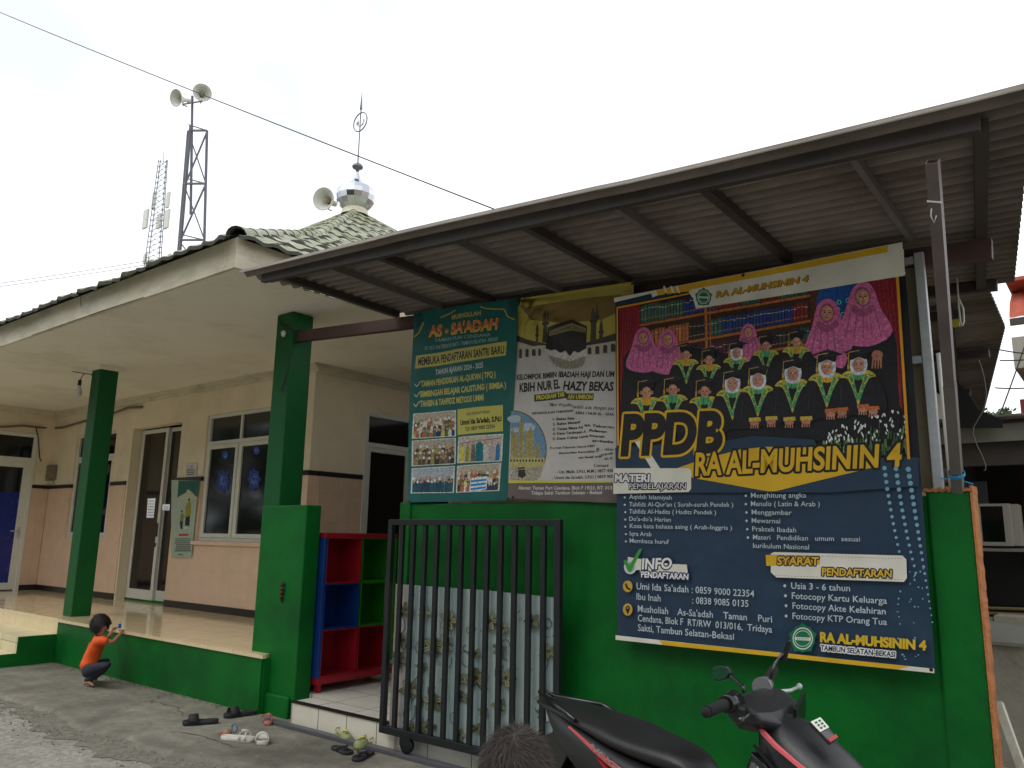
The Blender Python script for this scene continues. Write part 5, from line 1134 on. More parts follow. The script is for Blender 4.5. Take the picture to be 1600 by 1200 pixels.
# ------------------------------------------------------------------ papers, poster and window stickers on the porch
def lines(c, x0, x1, y0, n, st, col, w=1.0, seed=1, slope=0):
    r = random.Random(seed)
    for k in range(n):
        y = y0+k*st; a = r.uniform(0, .12)*(x1-x0); q = r.uniform(0, .12)*(x1-x0); x = x0+a
        while x < x1-q:
            l = r.uniform(1.0, 2.6); c.line([(x, y+slope*(x-x0)), (min(x+l, x1-q), y+slope*(min(x+l, x1-q)-x0))], w, col); x += l+.6
ps = Canvas(YW-.03, dz=1e-4)
ps.poly([(268, 750), (311, 751), (299, 871), (267, 871)], (172, 186, 168)); ps.poly([(279, 751), (312, 751), (309, 776), (303, 776), (301, 770), (294, 764), (290, 772), (281, 775), (277, 778)], (42, 102, 92))
ps.poly([(277, 778), (281, 775), (290, 770), (294, 764), (301, 770), (306, 776), (309, 777), (309, 780), (276, 781)], (188, 190, 160))
ps.poly([(268, 750), (279, 751), (277, 778), (276, 800), (268, 868)], (172, 186, 168)) if False else None
ps.poly([(293, 785), (297, 782), (299, 790), (298, 806), (289, 808), (290, 792)], (150, 146, 60)); ps.ell(295.5, 780.5, 1.6, 2.2, (60, 46, 40), 8); ps.poly([(290, 808), (297, 806), (296, 822), (289, 821)], (34, 36, 56))
ps.poly([(282, 804), (286, 801), (288, 806), (286, 814), (281, 815)], (130, 140, 80)); ps.ell(284.5, 799, 1.4, 1.8, (60, 46, 40), 8); ps.poly([(281, 815), (286, 814), (285, 827), (282, 826)], (34, 36, 56)); ps.line([(286, 806), (291, 808)], 1, (120, 130, 80))
ps.ell(290, 825, 2, 1.2, (230, 230, 224), 8); ps.line([(280, 836), (294, 835.5)], 3.2, (188, 60, 48))
lines(ps, 273, 300, 842, 7, 3.1, (44, 54, 60), 1.2, 3); ps.line([(279, 866.5), (287, 866.5)], 1, (44, 54, 60))
tp = thing('guidance_poster', 'tall pale poster with green arch top and two walking figures, on the tiled wall', 'poster', tuple(at((285, 870), y=YW-.03))); ps.build('sheet', M_paper, tp)
nt1 = Canvas(YW-.012, dz=1e-4); nt1.poly([(291, 724), (308.5, 724), (306, 746), (289.5, 746)], (206, 204, 200)); nt1.line([(298, 729), (301, 729)], 1, (60, 60, 66)); lines(nt1, 292, 305, 733, 4, 2.8, (60, 60, 66), 1.1, 5)
npp = thing('wall_notice', 'small white typed notice on the cream wall above the tall poster', 'paper', tuple(at((299, 746), y=YW-.012))); nt1.build('sheet', M_paper, npp)
for k, (q, lab) in enumerate((([(231, 779), (243, 778.5), (240, 809), (229, 809)], 'long white notice taped to the left pane of the sliding door'), ([(254, 788), (265.5, 788), (264.5, 797.5), (253.5, 797)], 'small white notice taped to the right pane of the sliding door'))):
    y_ = dy+.010 if k == 0 else dy+.055; n_ = Canvas(y_, dz=1e-4); n_.poly(q, (208, 206, 206)); x0 = min(p[0] for p in q)+2; x1 = max(p[0] for p in q)-2; lines(n_, x0, x1, q[0][1]+4, 6 if k == 0 else 2, 4.4 if k == 0 else 3, (80, 80, 84), .9, k+9)
    t_ = thing('door_notice', lab, 'paper', tuple(at(q[2], y=y_))); n_.build('sheet', M_paper, t_)
def star(c_, cx, cy, rx, ry, col):
    pts = []
    for i in range(32):
        t = 2*math.pi*i/32; k = 1-.20*abs(math.sin(4*t))**.7 - (.06 if i % 4 == 2 else 0); pts.append((cx+rx*k*math.sin(t), cy-ry*k*math.cos(t)))
    c_.poly(pts, col)
wn = [o for o in hall.children if o.name.startswith('window') and 'sill' not in o.name][0]
for (cx, cy), (sx, sy), lab in (((349, 752), (352, 711), None), ((397, 749), (401, 704), None)):
    for (x, y, rx, ry) in ((cx, cy, 11, 19), (sx, sy, 6, 8)):
        s_ = Canvas(YW+.036, dz=1e-4); star(s_, x, y, rx, ry, (46, 70, 150))
        rr = random.Random(int(x))
        for k in range(12): a = rr.uniform(0, 6.28); s_.line([(x+rx*.2*math.cos(a), y+ry*.2*math.sin(a)), (x+rx*.5*math.cos(a+.8), y+ry*.5*math.sin(a+.8))], .9, (120, 134, 190))
        st_ = s_.build('window_sticker', M_paper, wn)
s_ = Canvas(XW+.0, 'x', dz=1e-4); star(s_, 598, 705, 13, 14, (20, 26, 52)); s_.y = XW-.005; star(s_, 597, 752, 14, 19, (20, 26, 52))

# ------------------------------------------------------------------ flowered sheet tied behind the gate
fy = GY+.045
fl_ = Canvas(fy, dz=4e-5); r5 = random.Random(31)
def gp(u, v):  # u along the gate, v up the sheet
    X = gx0+.02+(gx1-gx0-.04)*u; Z = .15+1.0*v; d = np.array((X, fy, Z))-CAM; return (800+F*(d@cr)/(d@cf), 600-F*(d@cu)/(d@cf))
BASE = (176, 194, 190); fl_.poly([gp(.03, 0), gp(1, 0), gp(1, .985), gp(.6, 1.0), gp(.03, 1.0)], BASE); fl_.poly([gp(0, 0), gp(.075, 0), gp(.075, 1.0), gp(0, 1.0)], (206, 186, 180))
for k in range(34): u = r5.random(); fl_.poly([gp(u, 0), gp(min(1, u+.012), 0), gp(min(1, u+.010), .985), gp(u, .985)], (156, 186, 188) if k % 2 else (182, 206, 204))
def flower(u, v, r):
    cx, cy = gp(u, v); n = 5; a0 = r5.uniform(0, 6); colr = r5.choice([(116, 120, 84), (132, 134, 98), (98, 106, 78)])
    for k in range(n):
        a = a0+2*math.pi*k/n; px_, py_ = cx+r*.55*math.cos(a), cy+r*.55*math.sin(a)
        fl_.ell(px_, py_, r*.50, r*.29, (56, 60, 52), 12, rot=a); fl_.ell(px_, py_, r*.44, r*.24, colr if k % 2 else tuple(min(255, x+18) for x in colr), 12, rot=a)
        fl_.line([(cx, cy), (cx+r*.8*math.cos(a), cy+r*.8*math.sin(a))], r*.06, (66, 68, 54))
    fl_.ell(cx, cy, r*.2, r*.2, (70, 62, 44), 8)
def curl(u, v, r, col):
    cx, cy = gp(u, v); s0 = r5.uniform(0, 6); q = [(cx+r*(1-t/14)*math.cos(s0+t*.42), cy+r*(1-t/14)*1.5*math.sin(s0+t*.42)) for t in range(13)]; fl_.line(q, 1.1, col)
for k in range(24): curl(r5.random(), r5.uniform(.05, .93), r5.uniform(5, 15), r5.choice([(70, 84, 80), (96, 110, 84), (60, 66, 60)]))
for k in range(30):
    u0 = (k % 6)/6+r5.uniform(.0, .14); v0 = .07+.9*(k//6)/5+r5.uniform(-.04, .06); flower(min(.96, u0+.02), min(.93, v0), r5.uniform(8, 16))
for k in range(26): x, y = gp(r5.random()*.97+.01, r5.uniform(.03, .96)); fl_.ring(x, y, 2.6, 1.8, (80, 92, 84), 10)
fl_.gain = .9
def dfl(x, z): return .007*math.sin(17*x+1.5*math.sin(2*z))+.003*math.sin(31*x+z)
fo = fl_.build('flowered_sheet', print_mat('flowered plastic', .5, .2, 8), gate, deform=dfl, cell=.05)
# ------------------------------------------------------------------ motor scooter
HH = Vector((.924, -.382, 0)); LL = Vector((.382, .924, 0)); OO = Vector((-1.06, 2.69, 0))
def LW(u, v, z): return OO+HH*u+LL*v+Vector((0, 0, z))
M_seat = mat('black seat vinyl', (26, 26, 27), .42, .15, 6, bump=.15, bscale=120, spec=.5)
M_body = mat('satin black plastic', (30, 31, 34), .38, .12, 5, bump=.1, bscale=200)
M_gloss = mat('dark plastic', (22, 23, 26), .22, .1, spec=.6)
M_pinks = mat('pink stripe', (206, 92, 96), .4, .06); M_reds = mat('red stripe', (170, 24, 30), .4, .06)
M_rub = mat('tyre rubber', (24, 24, 24), .85, .15); M_chrome = mat('chrome', (210, 210, 214), .2, .05, metal=1); M_alu = mat('alloy', (150, 150, 152), .4, .1, metal=.7)
sc = thing('motor_scooter', 'black motor scooter with pink and red stripes parked along the green wall', 'scooter', tuple(OO))
def loft(st, sec, name, m, parent, cap=True):
    """st = list of stations (u, args); sec(args)-> list of (v, z)"""
    b = MB(); vs = []; n = None
    for u, *a in st:
        s_ = sec(*a); n = len(s_); vs += [LW(u if not callable(u) else 0, v, z) for v, z in s_]
    k = len(st); fs = [(i*n+j, i*n+(j+1) % n, (i+1)*n+(j+1) % n, (i+1)*n+j) for i in range(k-1) for j in range(n)]
    b.add(vs, fs, 0, True); 
    if cap: b.f += [tuple(range(n))[::-1], tuple((k-1)*n+j for j in range(n))]; b.m += [0, 0]; b.sm += [False, False]
    o = b.build(name, m, parent); sd = o.modifiers.new('s', 'SUBSURF'); sd.levels = 2; sd.render_levels = 2
    return o
def secseat(w, t, bt): return [(-w, bt), (-w*1.03, (bt+t)/2), (-w*.86, t-.014), (-w*.4, t), (w*.4, t), (w*.86, t-.014), (w*1.03, (bt+t)/2), (w, bt), (w*.5, bt-.005), (-w*.5, bt-.005)]
loft([(-1.31, .05, .765, .752), (-1.28, .075, .778, .745), (-1.13, .10, .785, .742), (-.95, .125, .786, .735), (-.79, .14, .785, .725), (-.68, .145, .782, .712), (-.62, .145, .772, .705), (-.5, .135, .766, .695), (-.38, .115, .764, .69), (-.29, .09, .752, .688), (-.24, .06, .715, .686), (-.235, .04, .70, .686)], secseat, 'seat', M_seat, sc)
def secb(w, t, bt): return [(-w*.75, t), (-w, t-.02), (-w*1.02, (t+bt)/2), (-w*.7, bt+.02), (-w*.4, bt), (w*.4, bt), (w*.7, bt+.02), (w*1.02, (t+bt)/2), (w, t-.02), (w*.75, t)]
loft([(-1.25, .035, .772, .755), (-1.2, .07, .772, .70), (-1.1, .115, .765, .63), (-.96, .145, .748, .55), (-.8, .16, .732, .50), (-.6, .17, .705, .46), (-.44, .17, .69, .42), (-.28, .14, .68, .38), (-.22, .11, .66, .36)], secb, 'body_panel', M_body, sc)
def side_ribbon(pts, name, m, off=.006, depth=.003):
    """pts = [(u, z_top, z_bot)] laid on the near flank"""
    b = MB(); vs = []
    for u, zt, zb in pts:
        w = float(np.interp(u, [-1.25, -1.1, -.96, -.8, -.6, -.44, -.28], [.035, .117, .147, .163, .173, .173, .143]))+off
        vs += [LW(u, -w, zt), LW(u, -w, zb), LW(u, -w+depth*3, zb), LW(u, -w+depth*3, zt)]
    n = len(pts); b.add(vs, [(4*i+k, 4*i+(k+1) % 4, 4*i+4+(k+1) % 4, 4*i+4+k) for i in range(n-1) for k in range(4)]); return b.build(name, m, sc)
side_ribbon([(-.88, .738, .735), (-.8, .725, .717), (-.7, .702, .690), (-.6, .684, .667), (-.5, .668, .648), (-.40, .652, .632)], 'pink_stripe', M_pinks)
side_ribbon([(-.66, .672, .670), (-.60, .654, .642), (-.54, .640, .618), (-.46, .622, .59), (-.40, .610, .57)], 'red_stripe', M_reds)
side_ribbon([(-1.22, .765, .760), (-1.19, .735, .720), (-1.14, .70, .69)], 'tail_lamp', M_metal)
v_, t_ = text_tris('NEXZ', .01, .5); b = MB(); x0, x1 = v_[:, 0].min(), v_[:, 0].max()
b.add([LW(-.70+.22*(x-x0)/(x1-x0), -.184, .705-.055*(x-x0)/(x1-x0)+.03*y) for x, y in v_], t_); b.build('badge', M_chrome, sc, fixn=False)
b = MB()
rp = lambda p, v: Vector(CAM)+Vector(ray(p))*(((OO+LL*v-Vector(CAM)).dot(LL))/Vector(ray(p)).dot(LL))
b.tube([rp((843, 1081), -.07), rp((870, 1102), -.10), rp((899, 1126), -.14)], [.007, .011, .009], 8); b.tube([rp((855, 1081), -.02), rp((868, 1088), .02), LW(-1.0, .10, .78), LW(-.9, .12, .755)], [.007, .011, .011, .009], 8)
b.build('grab_rail', M_gloss, sc)
def wheel(u, name='wheel'):
    r_ = .27; b = MB(); q = Matrix(((HH.x, 0, LL.x), (HH.y, 0, LL.y), (0, 1, 0)))
    b.lathe(LW(u, 0, r_), [(.20, -.045), (.24, -.05), (.265, -.03), (.272, 0), (.265, .03), (.24, .05), (.20, .045), (.20, -.045)], 40, mat=q); w_ = b.build(name, M_rub, sc)
    b = MB(); b.lathe(LW(u, 0, r_), [(.205, -.03), (.185, -.03), (.185, .03), (.205, .03)], 40, mat=q)
    b.lathe(LW(u, 0, r_), [(0, -.05), (.04, -.05), (.04, .05), (0, .05)], 20, mat=q)
    for k in range(5): a = 2*math.pi*k/5; b.bar(LW(u+.03*math.cos(a), 0, r_+.03*math.sin(a)), LW(u+.19*math.cos(a), 0, r_+.19*math.sin(a)), .03, .02, up=LL)
    b.build('rim', M_alu, w_); return w_
wheel(-1.0); wheel(.28)
b = MB(); pts = []
for k in range(12):
    a = R(20+150*k/11); pts.append((-1.0-.31*math.cos(a), .27+.31*math.sin(a)))
for (a, c), (d, e) in zip(pts, pts[1:]): b.add([LW(a, -.07, c), LW(a, .07, c), LW(d, .07, e), LW(d, -.07, e), LW(a, -.07, c+.012), LW(a, .07, c+.012), LW(d, .07, e+.012), LW(d, -.07, e+.012)], [(0,1,2,3),(4,5,6,7),(0,3,7,4),(1,2,6,5)])
b.prism([LW(-1.34, -.06, .33), LW(-1.22, -.08, .62), LW(-1.12, -.08, .66), LW(-1.0, -.08, .6), LW(-1.24, -.06, .30)], LL*.13); b.build('rear_fender', M_gloss, sc, bevel=.01)
b = MB(); b.tube([LW(-.45, -.2, .25), LW(-.7, -.22, .27), LW(-.85, -.22, .32), LW(-1.22, -.22, .42)], [.03, .04, .06, .055], 14); b.build('exhaust', M_gloss, sc)
b = MB(); b.box((0,0,0),(0,0,0)) if False else b.bar(LW(-1.0, -.12, .28), LW(-.5, -.1, .3), .1, .14); b.bar(LW(-1.0, .12, .28), LW(-.5, .1, .3), .12, .14); b.build('engine_case', M_alu, sc, bevel=.02)
b = MB(); b.prism([LW(-.3, -.15, .26), LW(.1, -.15, .26), LW(.14, -.13, .40), LW(.08, -.13, .36), LW(-.2, -.15, .33), LW(-.3, -.14, .46)], LL*.30); b.build('floorboard', M_body, sc, bevel=.015)
def secf(w, t, bt): return [(-.25*w, t), (-.62*w, t-.012), (-w, t-.06), (-w*.96, (t+bt)/2), (-w*.55, bt), (w*.55, bt), (w*.96, (t+bt)/2), (w, t-.06), (.62*w, t-.012), (.25*w, t)]
loft([(.075, .08, .955, .80), (.10, .10, .966, .70), (.17, .125, .955, .58), (.24, .13, .925, .52), (.32, .125, .885, .50), (.40, .11, .835, .50), (.48, .085, .76, .52), (.54, .05, .67, .54)], secf, 'front_cowl', M_body, sc)
loft([(.06, .12, .86, .34), (.09, .17, .88, .32), (.15, .18, .86, .34), (.18, .15, .80, .38)], secf, 'leg_shield', M_gloss, sc)
b = MB(); vs = []
for u, zt, zb, v in ((.115, .945, .939, .112), (.14, .93, .918, .124), (.20, .903, .893, .134), (.27, .872, .864, .133), (.34, .840, .831, .124), (.38, .818, .814, .116)): vs += [LW(u, -v, zt), LW(u, -v-.003, zb), LW(u, -v+.012, zb), LW(u, -v+.012, zt)]
b.add(vs, [(4*i+k, 4*i+(k+1) % 4, 4*i+4+(k+1) % 4, 4*i+4+k) for i in range(5) for k in range(4)]); b.build('pink_stripe', M_pinks, sc)
b = MB(); b.prism([LW(.24, -.145, .835), LW(.30, -.143, .825), LW(.42, -.118, .76), LW(.38, -.125, .755), LW(.29, -.142, .79)], LL*.02); b.build('headlamp', M_chrome, sc, bevel=.004)
b = MB(); b.prism([LW(.10, -.135, .86), LW(.16, -.145, .84), LW(.30, -.14, .72), (LW(.26, -.138, .66)), LW(.12, -.138, .70)], LL*.02); b.build('side_fairing', M_gloss, sc, bevel=.006)
b = MB(); pts = []
for k in range(12):
    a = R(25+130*k/11); pts.append((.28+.31*math.cos(a), .27+.31*math.sin(a)))
for (a, c), (d, e) in zip(pts, pts[1:]): b.add([LW(a, -.07, c), LW(a, .07, c), LW(d, .07, e), LW(d, -.07, e), LW(a, -.07, c+.012), LW(a, .07, c+.012), LW(d, .07, e+.012), LW(d, -.07, e+.012)], [(0,1,2,3),(4,5,6,7),(0,3,7,4),(1,2,6,5)])
b.build('front_fender', M_body, sc)
b = MB(); b.tube([LW(.28, -.08, .27), LW(.14, -.08, .66)], .022, 10); b.tube([LW(.28, .08, .27), LW(.14, .08, .66)], .022, 10); b.build('fork', M_alu, sc)
# number plate on its dark holder
def onv(p, v):
    d = Vector(ray(p)); o_ = Vector(CAM); t = ((OO+LL*v-o_).dot(LL))/d.dot(LL); return o_+d*t
pq = [onv((1261, 1136), -.06), onv((1276, 1129), -.01), onv((1305, 1162), -.01), onv((1293, 1170), -.06)]
nrm = (pq[1]-pq[0]).cross(pq[3]-pq[0]).normalized(); nrm = nrm if nrm.z > 0 else -nrm
def plq(a0, a1, e): return [pq[0].lerp(pq[3], a0)+nrm*e, pq[1].lerp(pq[2], a0)+nrm*e, pq[1].lerp(pq[2], a1)+nrm*e, pq[0].lerp(pq[3], a1)+nrm*e]
b = MB(); b.prism(plq(0, 1, .010), nrm*.012); pl = b.build('plate_holder', M_gloss, sc, bevel=.003)
b = MB(); b.prism(plq(.04, .52, .0225), nrm*.002); b.build('number_plate', M_white, pl)
b = MB(); b.prism(plq(.86, .99, .0225), nrm*.003); b.build('red_tab', M_reds, pl)
b = MB()
for i in range(3):
    for j in range(2):
        o_ = plq(.12+.13*i, .19+.13*i, .0258); p_ = o_[0].lerp(o_[1], .2+.38*j); q_ = o_[0].lerp(o_[1], .42+.38*j); r_ = o_[3].lerp(o_[2], .42+.38*j); s2 = o_[3].lerp(o_[2], .2+.38*j); b.add([p_, q_, r_, s2], [(0,1,2,3)])
b.build('plate_characters', M_green2, pl, fixn=False)
# steering head (turned left)
BB = Vector((-.083, .9965, 0)); FF = Vector((.9965, .083, 0)); HC = Vector((-1.06, 2.69, 0))
def HW(f, v, z): return HC+FF*f+BB*v+Vector((0, 0, z))
hb = MB(); st = [(-.20, .5), (-.13, .9), (-.06, 1.0), (.0, 1.0), (.06, 1.0), (.13, .9), (.20, .5)]; vs = []
prof = [(-.06, .945), (-.06, .985), (-.02, 1.0), (.05, .995), (.10, .975), (.13, .94), (.12, .91), (.07, .90), (-.02, .905)]
for v, k in st: vs += [HW(.02+(f-.02)*k, v, .99+(z-.99)*k) for f, z in prof]
n = len(prof); hb.add(vs, [(i*n+j, i*n+(j+1) % n, (i+1)*n+(j+1) % n, (i+1)*n+j) for i in range(6) for j in range(n)], 0, False)
hb.f += [tuple(range(n))[::-1], tuple(6*n+j for j in range(n))]; hb.m += [0, 0]; hb.sm += [False]*2
hbo = hb.build('handlebar_cover', M_body, sc, bevel=.012)
b = MB(); b.prism([HW(.13, -.05, .93), HW(.14, -.07, .985), HW(.13, .10, 1.01), HW(.12, .12, .93), HW(.12, .04, .90)], FF*.012); b.build('front_mask', M_gloss, sc, bevel=.004)
for s_ in (-1, 1):
    z = 1.0 if s_ < 0 else 1.03
    b = MB(); b.tube([HW(-.02, s_*.17, 1.0), HW(-.03, s_*.24, 1.0), HW(-.035, s_*.365, z)], [.015, .018, .017], 14); b.lathe(HW(-.035, s_*.375, z), [(0, .0), (.016, 0), (.012, .008), (0, .01)], 12, mat=Matrix.Rotation(R(-90*s_), 3, 'X')); b.build('grip', M_rub, sc)
    b = MB(); b.tube([HW(-.02, s_*.15, 1.0), HW(-.025, s_*.225, 1.0)], [.034, .026], 14); b.build('switch_housing', M_alu if s_ > 0 else M_gloss, sc)
    b = MB(); b.tube([HW(.03, s_*.19, .985), HW(.055, s_*.24, .985), HW(.06, s_*.34, .985)], [.008, .006, .006], 8); b.lathe(HW(.06, s_*.345, .985), [(0, .012), (.009, .007), (.011, 0), (.009, -.007), (0, -.012)], 12); b.build('brake_lever', M_metal if s_ > 0 else M_gloss, sc)
    base = HW(.01, s_*.15, 1.03)
    if s_ < 0: mid = at((1160, 1072), y=base.y+.02); top_ = at((1141, 1056), y=base.y+.02)
    else: mid = at((1216, 1030), y=base.y+.05); top_ = at((1224, 1020), y=base.y+.05)
    b = MB(); b.tube([base, Vector(base).lerp(Vector(mid), .6)+Vector((0, 0, .01)), mid, top_], .006, 8); b.build('mirror_stalk', M_gloss, sc)
    if s_ < 0:
        yy = base.y+.02; pts = [(1109, 1053), (1113, 1043), (1124, 1039.5), (1136, 1041), (1142, 1052), (1136, 1060), (1124, 1064), (1112, 1062)]
        b = MB(); b.prism([at(p, y=yy) for p in pts], (.0, .03, -.004)); mo = b.build('mirror', M_gloss, sc, bevel=.006)
        cx, cy_ = 1125, 1052; gp = [at((cx+(p[0]-cx)*.84, cy_+(p[1]-cy_)*.84), y=yy-.002) for p in pts]
        b = MB(); b.prism(gp, (0, -.0015, 0)); b.build('mirror_glass', mat('mirror glass', (60, 120, 90), .05, .02, metal=1), mo)  # green reflection is put into the colour of the glass
    else:
        yy = base.y+.05; pts = [(1219, 1033), (1228, 1036), (1237, 1003), (1234, 998), (1229, 1003)]
        q = [Vector(at(p, y=yy)) for p in pts]; dd = (q[0]-Vector(CAM)).normalized(); b = MB(); b.prism(q, dd*.13); b.build('mirror', M_gloss, sc, bevel=.006)
b = MB()
for s_ in (-1, 1):
    b.tube([HW(.03, s_*.17, .985), HW(.09, s_*.13, .97), HW(.11, s_*.07, .90), LW(.10, s_*.05, .82)], .0045, 6); b.tube([HW(.02, s_*.16, .97), HW(.05, s_*.12, .93), HW(.07, s_*.05, .87), LW(.09, s_*.03, .82)], .004, 6)
b.build('cables', M_rub, sc)
b = MB(); b.tube([LW(.075, .0, .83), LW(.04, .0, .82), LW(.035, .0, .80), LW(.05, .0, .79)], .005, 6); b.build('bag_hook', M_alu, sc)
b = MB()
for (u0, z0_), (u1, z1_) in zip(((.11, .88), (.2, .82), (.3, .77), (.42, .70)), ((.2, .82), (.3, .77), (.42, .70), (.48, .66))): b.bar(LW(u0, -.127, z0_), LW(u1, -.127, z1_), .012, .004)
b.build('panel_seam', M_rub, sc)
b = MB(); b.bar(LW(-.5, .12, .28), LW(-.42, .30, -.0), .02, .02); b.build('side_stand', M_gloss, sc)

# ------------------------------------------------------------------ footwear
def sole(cx, cy, yaw, L, Wd, th, z0=0.0):
    """foot outline; toe towards +x local"""
    prof = [(-.5, .0), (-.49, .22), (-.42, .34), (-.25, .37), (-.05, .36), (.15, .44), (.33, .47), (.45, .36), (.5, .12), (.49, -.12), (.42, -.33), (.27, -.42), (.08, -.38), (-.1, -.31), (-.28, -.33), (-.43, -.32), (-.49, -.2)]
    c, s = math.cos(yaw), math.sin(yaw)
    def Wf(x, y, z): return Vector((cx+(x*c-y*s), cy+(x*s+y*c), z0+z))
    return [(x*L, y*Wd) for x, y in prof], Wf
def mksole(root, o, Wf, th, m, name='sole', lip=.006):
    b = MB(); n = len(o); vs = [Wf(x*.96, y*.94, .0) for x, y in o]+[Wf(x, y, th*.45) for x, y in o]+[Wf(x, y, th+lip) for x, y in o]+[Wf(x*.93, y*.88, th+lip) for x, y in o]+[Wf(x*.9, y*.84, th) for x, y in o]
    fs = [(i*n+j, i*n+(j+1) % n, (i+1)*n+(j+1) % n, (i+1)*n+j) for i in range(4) for j in range(n)]
    b.add(vs, fs, 0, True); b.f += [tuple(range(n))[::-1], tuple(4*n+j for j in range(n))]; b.m += [0, 0]; b.sm += [False]*2
    return b.build(name, m, root)
def band(root, Wf, xa, xb, Wd, h, m, name='strap', th=.008, base=.02, xs=None):
    b = MB(); vs = []; n = 13
    for r_ in (0, th):
        for i in range(n):
            a = math.pi*i/(n-1); y = -math.cos(a)*(Wd/2+r_+.002); z = base+math.sin(a)**.8*(h+r_)
            for x in (xa, xb): vs.append(Wf(x+(-.010*math.sin(a) if x == xb else .012*math.sin(a)), y, z))
    K = 2*n
    fs = [(2*i, 2*i+1, 2*i+3, 2*i+2) for i in range(n-1)]+[(K+2*i+2, K+2*i+3, K+2*i+1, K+2*i) for i in range(n-1)]+[(2*i, 2*i+2, K+2*i+2, K+2*i) for i in range(n-1)]+[(2*i+1, K+2*i+1, K+2*i+3, 2*i+3) for i in range(n-1)]+[(0, K, K+1, 1), (2*n-2, 2*n-1, K+2*n-1, K+2*n-2)]
    b.add(vs, fs, 0, True); return b.build(name, m, root)
M_bslip = mat('black foam', (34, 35, 38), .7, .1, bump=.2, bscale=80); M_wslip = mat('white foam', (208, 204, 194), .6, .06, stain=(150, 146, 136), sscale=8); M_olive = mat('olive foam', (138, 144, 96), .65, .12)
M_pslip = mat('pink foam', (176, 110, 100), .6, .08)
def yawof(a, b): p, q = at(a, z=0), at(b, z=0); return math.atan2(q[1]-p[1], q[0]-p[0]), (p+q)/2, np.hypot(*(q-p)[:2])
def slide(lab, toe, heel, L, Wd, m, kind='slide', group=None, tilt=0):
    y, c_, d_ = yawof(heel, toe); r = thing('flip_flop' if kind == 'thong' else 'clog' if kind == 'clog' else 'slide_sandal', lab, 'sandal', (c_[0], c_[1], 0), group)
    o, Wf = sole(c_[0], c_[1], y, L, Wd, .03); th = .028 if kind != 'thong' else .018
    mksole(r, o, Wf, th, m)
    if kind == 'slide': band(r, Wf, .04*L, .36*L, Wd*.84, .055, m, th=.007)
    elif kind == 'cut':
        band(r, Wf, .10*L, .17*L, Wd*.84, .058, m); band(r, Wf, .26*L, .34*L, Wd*.80, .05, m)
        b = MB(); b.tube([Wf(.13*L, -.2*Wd, .075), Wf(.22*L, 0, .078), Wf(.30*L, .2*Wd, .066)], .009, 8); b.build('strap', m, r)
    elif kind == 'thong':
        b = MB(); b.tube([Wf(.30*L, 0, th), Wf(.24*L, 0, .045), Wf(.12*L, .30*Wd, .045), Wf(-.05*L, .40*Wd, th)], .009, 8); b.tube([Wf(.24*L, 0, .045), Wf(.12*L, -.28*Wd, .045), Wf(-.05*L, -.34*Wd, th)], .009, 8); b.build('strap', m, r)
    elif kind == 'clog':
        b = MB(); vs = []; n = 11; xs = [.0, .12, .26, .38, .46, .495]; hs = [.045, .048, .044, .036, .026, .018]; ws = [.40, .42, .43, .38, .26, .12]
        for x, h_, w_ in zip(xs, hs, ws):
            for i in range(n): a = math.pi*i/(n-1); vs.append(Wf(x*L, -math.cos(a)*w_*Wd, .02+math.sin(a)**.75*h_))
        b.add(vs, [(i*n+j, i*n+j+1, (i+1)*n+j+1, (i+1)*n+j) for i in range(5) for j in range(n-1)], 0, True); t_ = b.build('upper', m, r)
        sdm = t_.modifiers.new('t', 'SOLIDIFY'); sdm.thickness = .006
        b = MB()
        for x, yv, z in ((.10, -.12, .068), (.10, .12, .068), (.2, 0, .070), (.2, .2, .058), (.2, -.2, .058), (.3, .1, .062), (.3, -.1, .062)):
            b.lathe(Wf(x*L, yv*Wd, z-.002), [(0, .0), (.007, 0), (.007, .002), (0, .003)], 8)
        b.build('vent_holes', M_black0, t_)
        b = MB(); b.tube([Wf(-.02*L, -.42*Wd, .05), Wf(-.25*L, -.42*Wd, .065), Wf(-.42*L, -.2*Wd, .072), Wf(-.46*L, 0, .072), Wf(-.42*L, .2*Wd, .072), Wf(-.25*L, .42*Wd, .065), Wf(-.02*L, .42*Wd, .05)], .005, 6); b.build('heel_strap', mat('yellow strap', (150, 146, 80), .6, .1), r)
        b = MB(); b.lathe(Wf(.16*L, .05*Wd, .070), [(0, .012), (.014, .008), (.016, 0), (0, -.002)], 12); b.build('charm', mat('yellow charm', (214, 190, 40), .5, .1), r)
    return r
slide('black foam slide sandal lying out on the pavement, nearer the road', (288, 1133), (338, 1130), .27, .105, M_bslip, 'slide', 'pair of black slides')
slide('black foam slide sandal against the foot of the green porch wall', (350, 1122), (398, 1116), .27, .105, M_bslip, 'slide', 'pair of black slides')
slide('white slide sandal seen from its side, beside the small toy', (398, 1160), (345, 1156), .26, .10, M_wslip, 'cut', 'pair of white slides')
slide('white slide sandal pointing towards the road', (408, 1170), (411, 1150), .23, .10, M_wslip, 'slide', 'pair of white slides')
slide('small pinkish child sandal by the corner of the green pier', (414, 1138), (425, 1124), .16, .07, M_pslip, 'cut')
slide('olive clog with yellow strap touching the rail, the left one', (553, 1164), (520, 1150), .20, .09, M_olive, 'clog', 'pair of olive clogs')
slide('olive clog with yellow strap touching the rail, the right one', (554, 1172), (585, 1162), .21, .09, M_olive, 'clog', 'pair of olive clogs')
slide('black flip flop in front of the left olive clog', (547, 1180), (521, 1170), .22, .09, M_bslip, 'thong', 'pair of black flip flops')
slide('black flip flop in front of the right olive clog, closest to the road', (551, 1192), (583, 1176), .24, .095, M_bslip, 'thong', 'pair of black flip flops')
q = at((354, 1150), z=0); ty = thing('small_toy', 'tiny toy with orange body and blue ring beside the white sandal', 'toy', (q[0], q[1], 0))
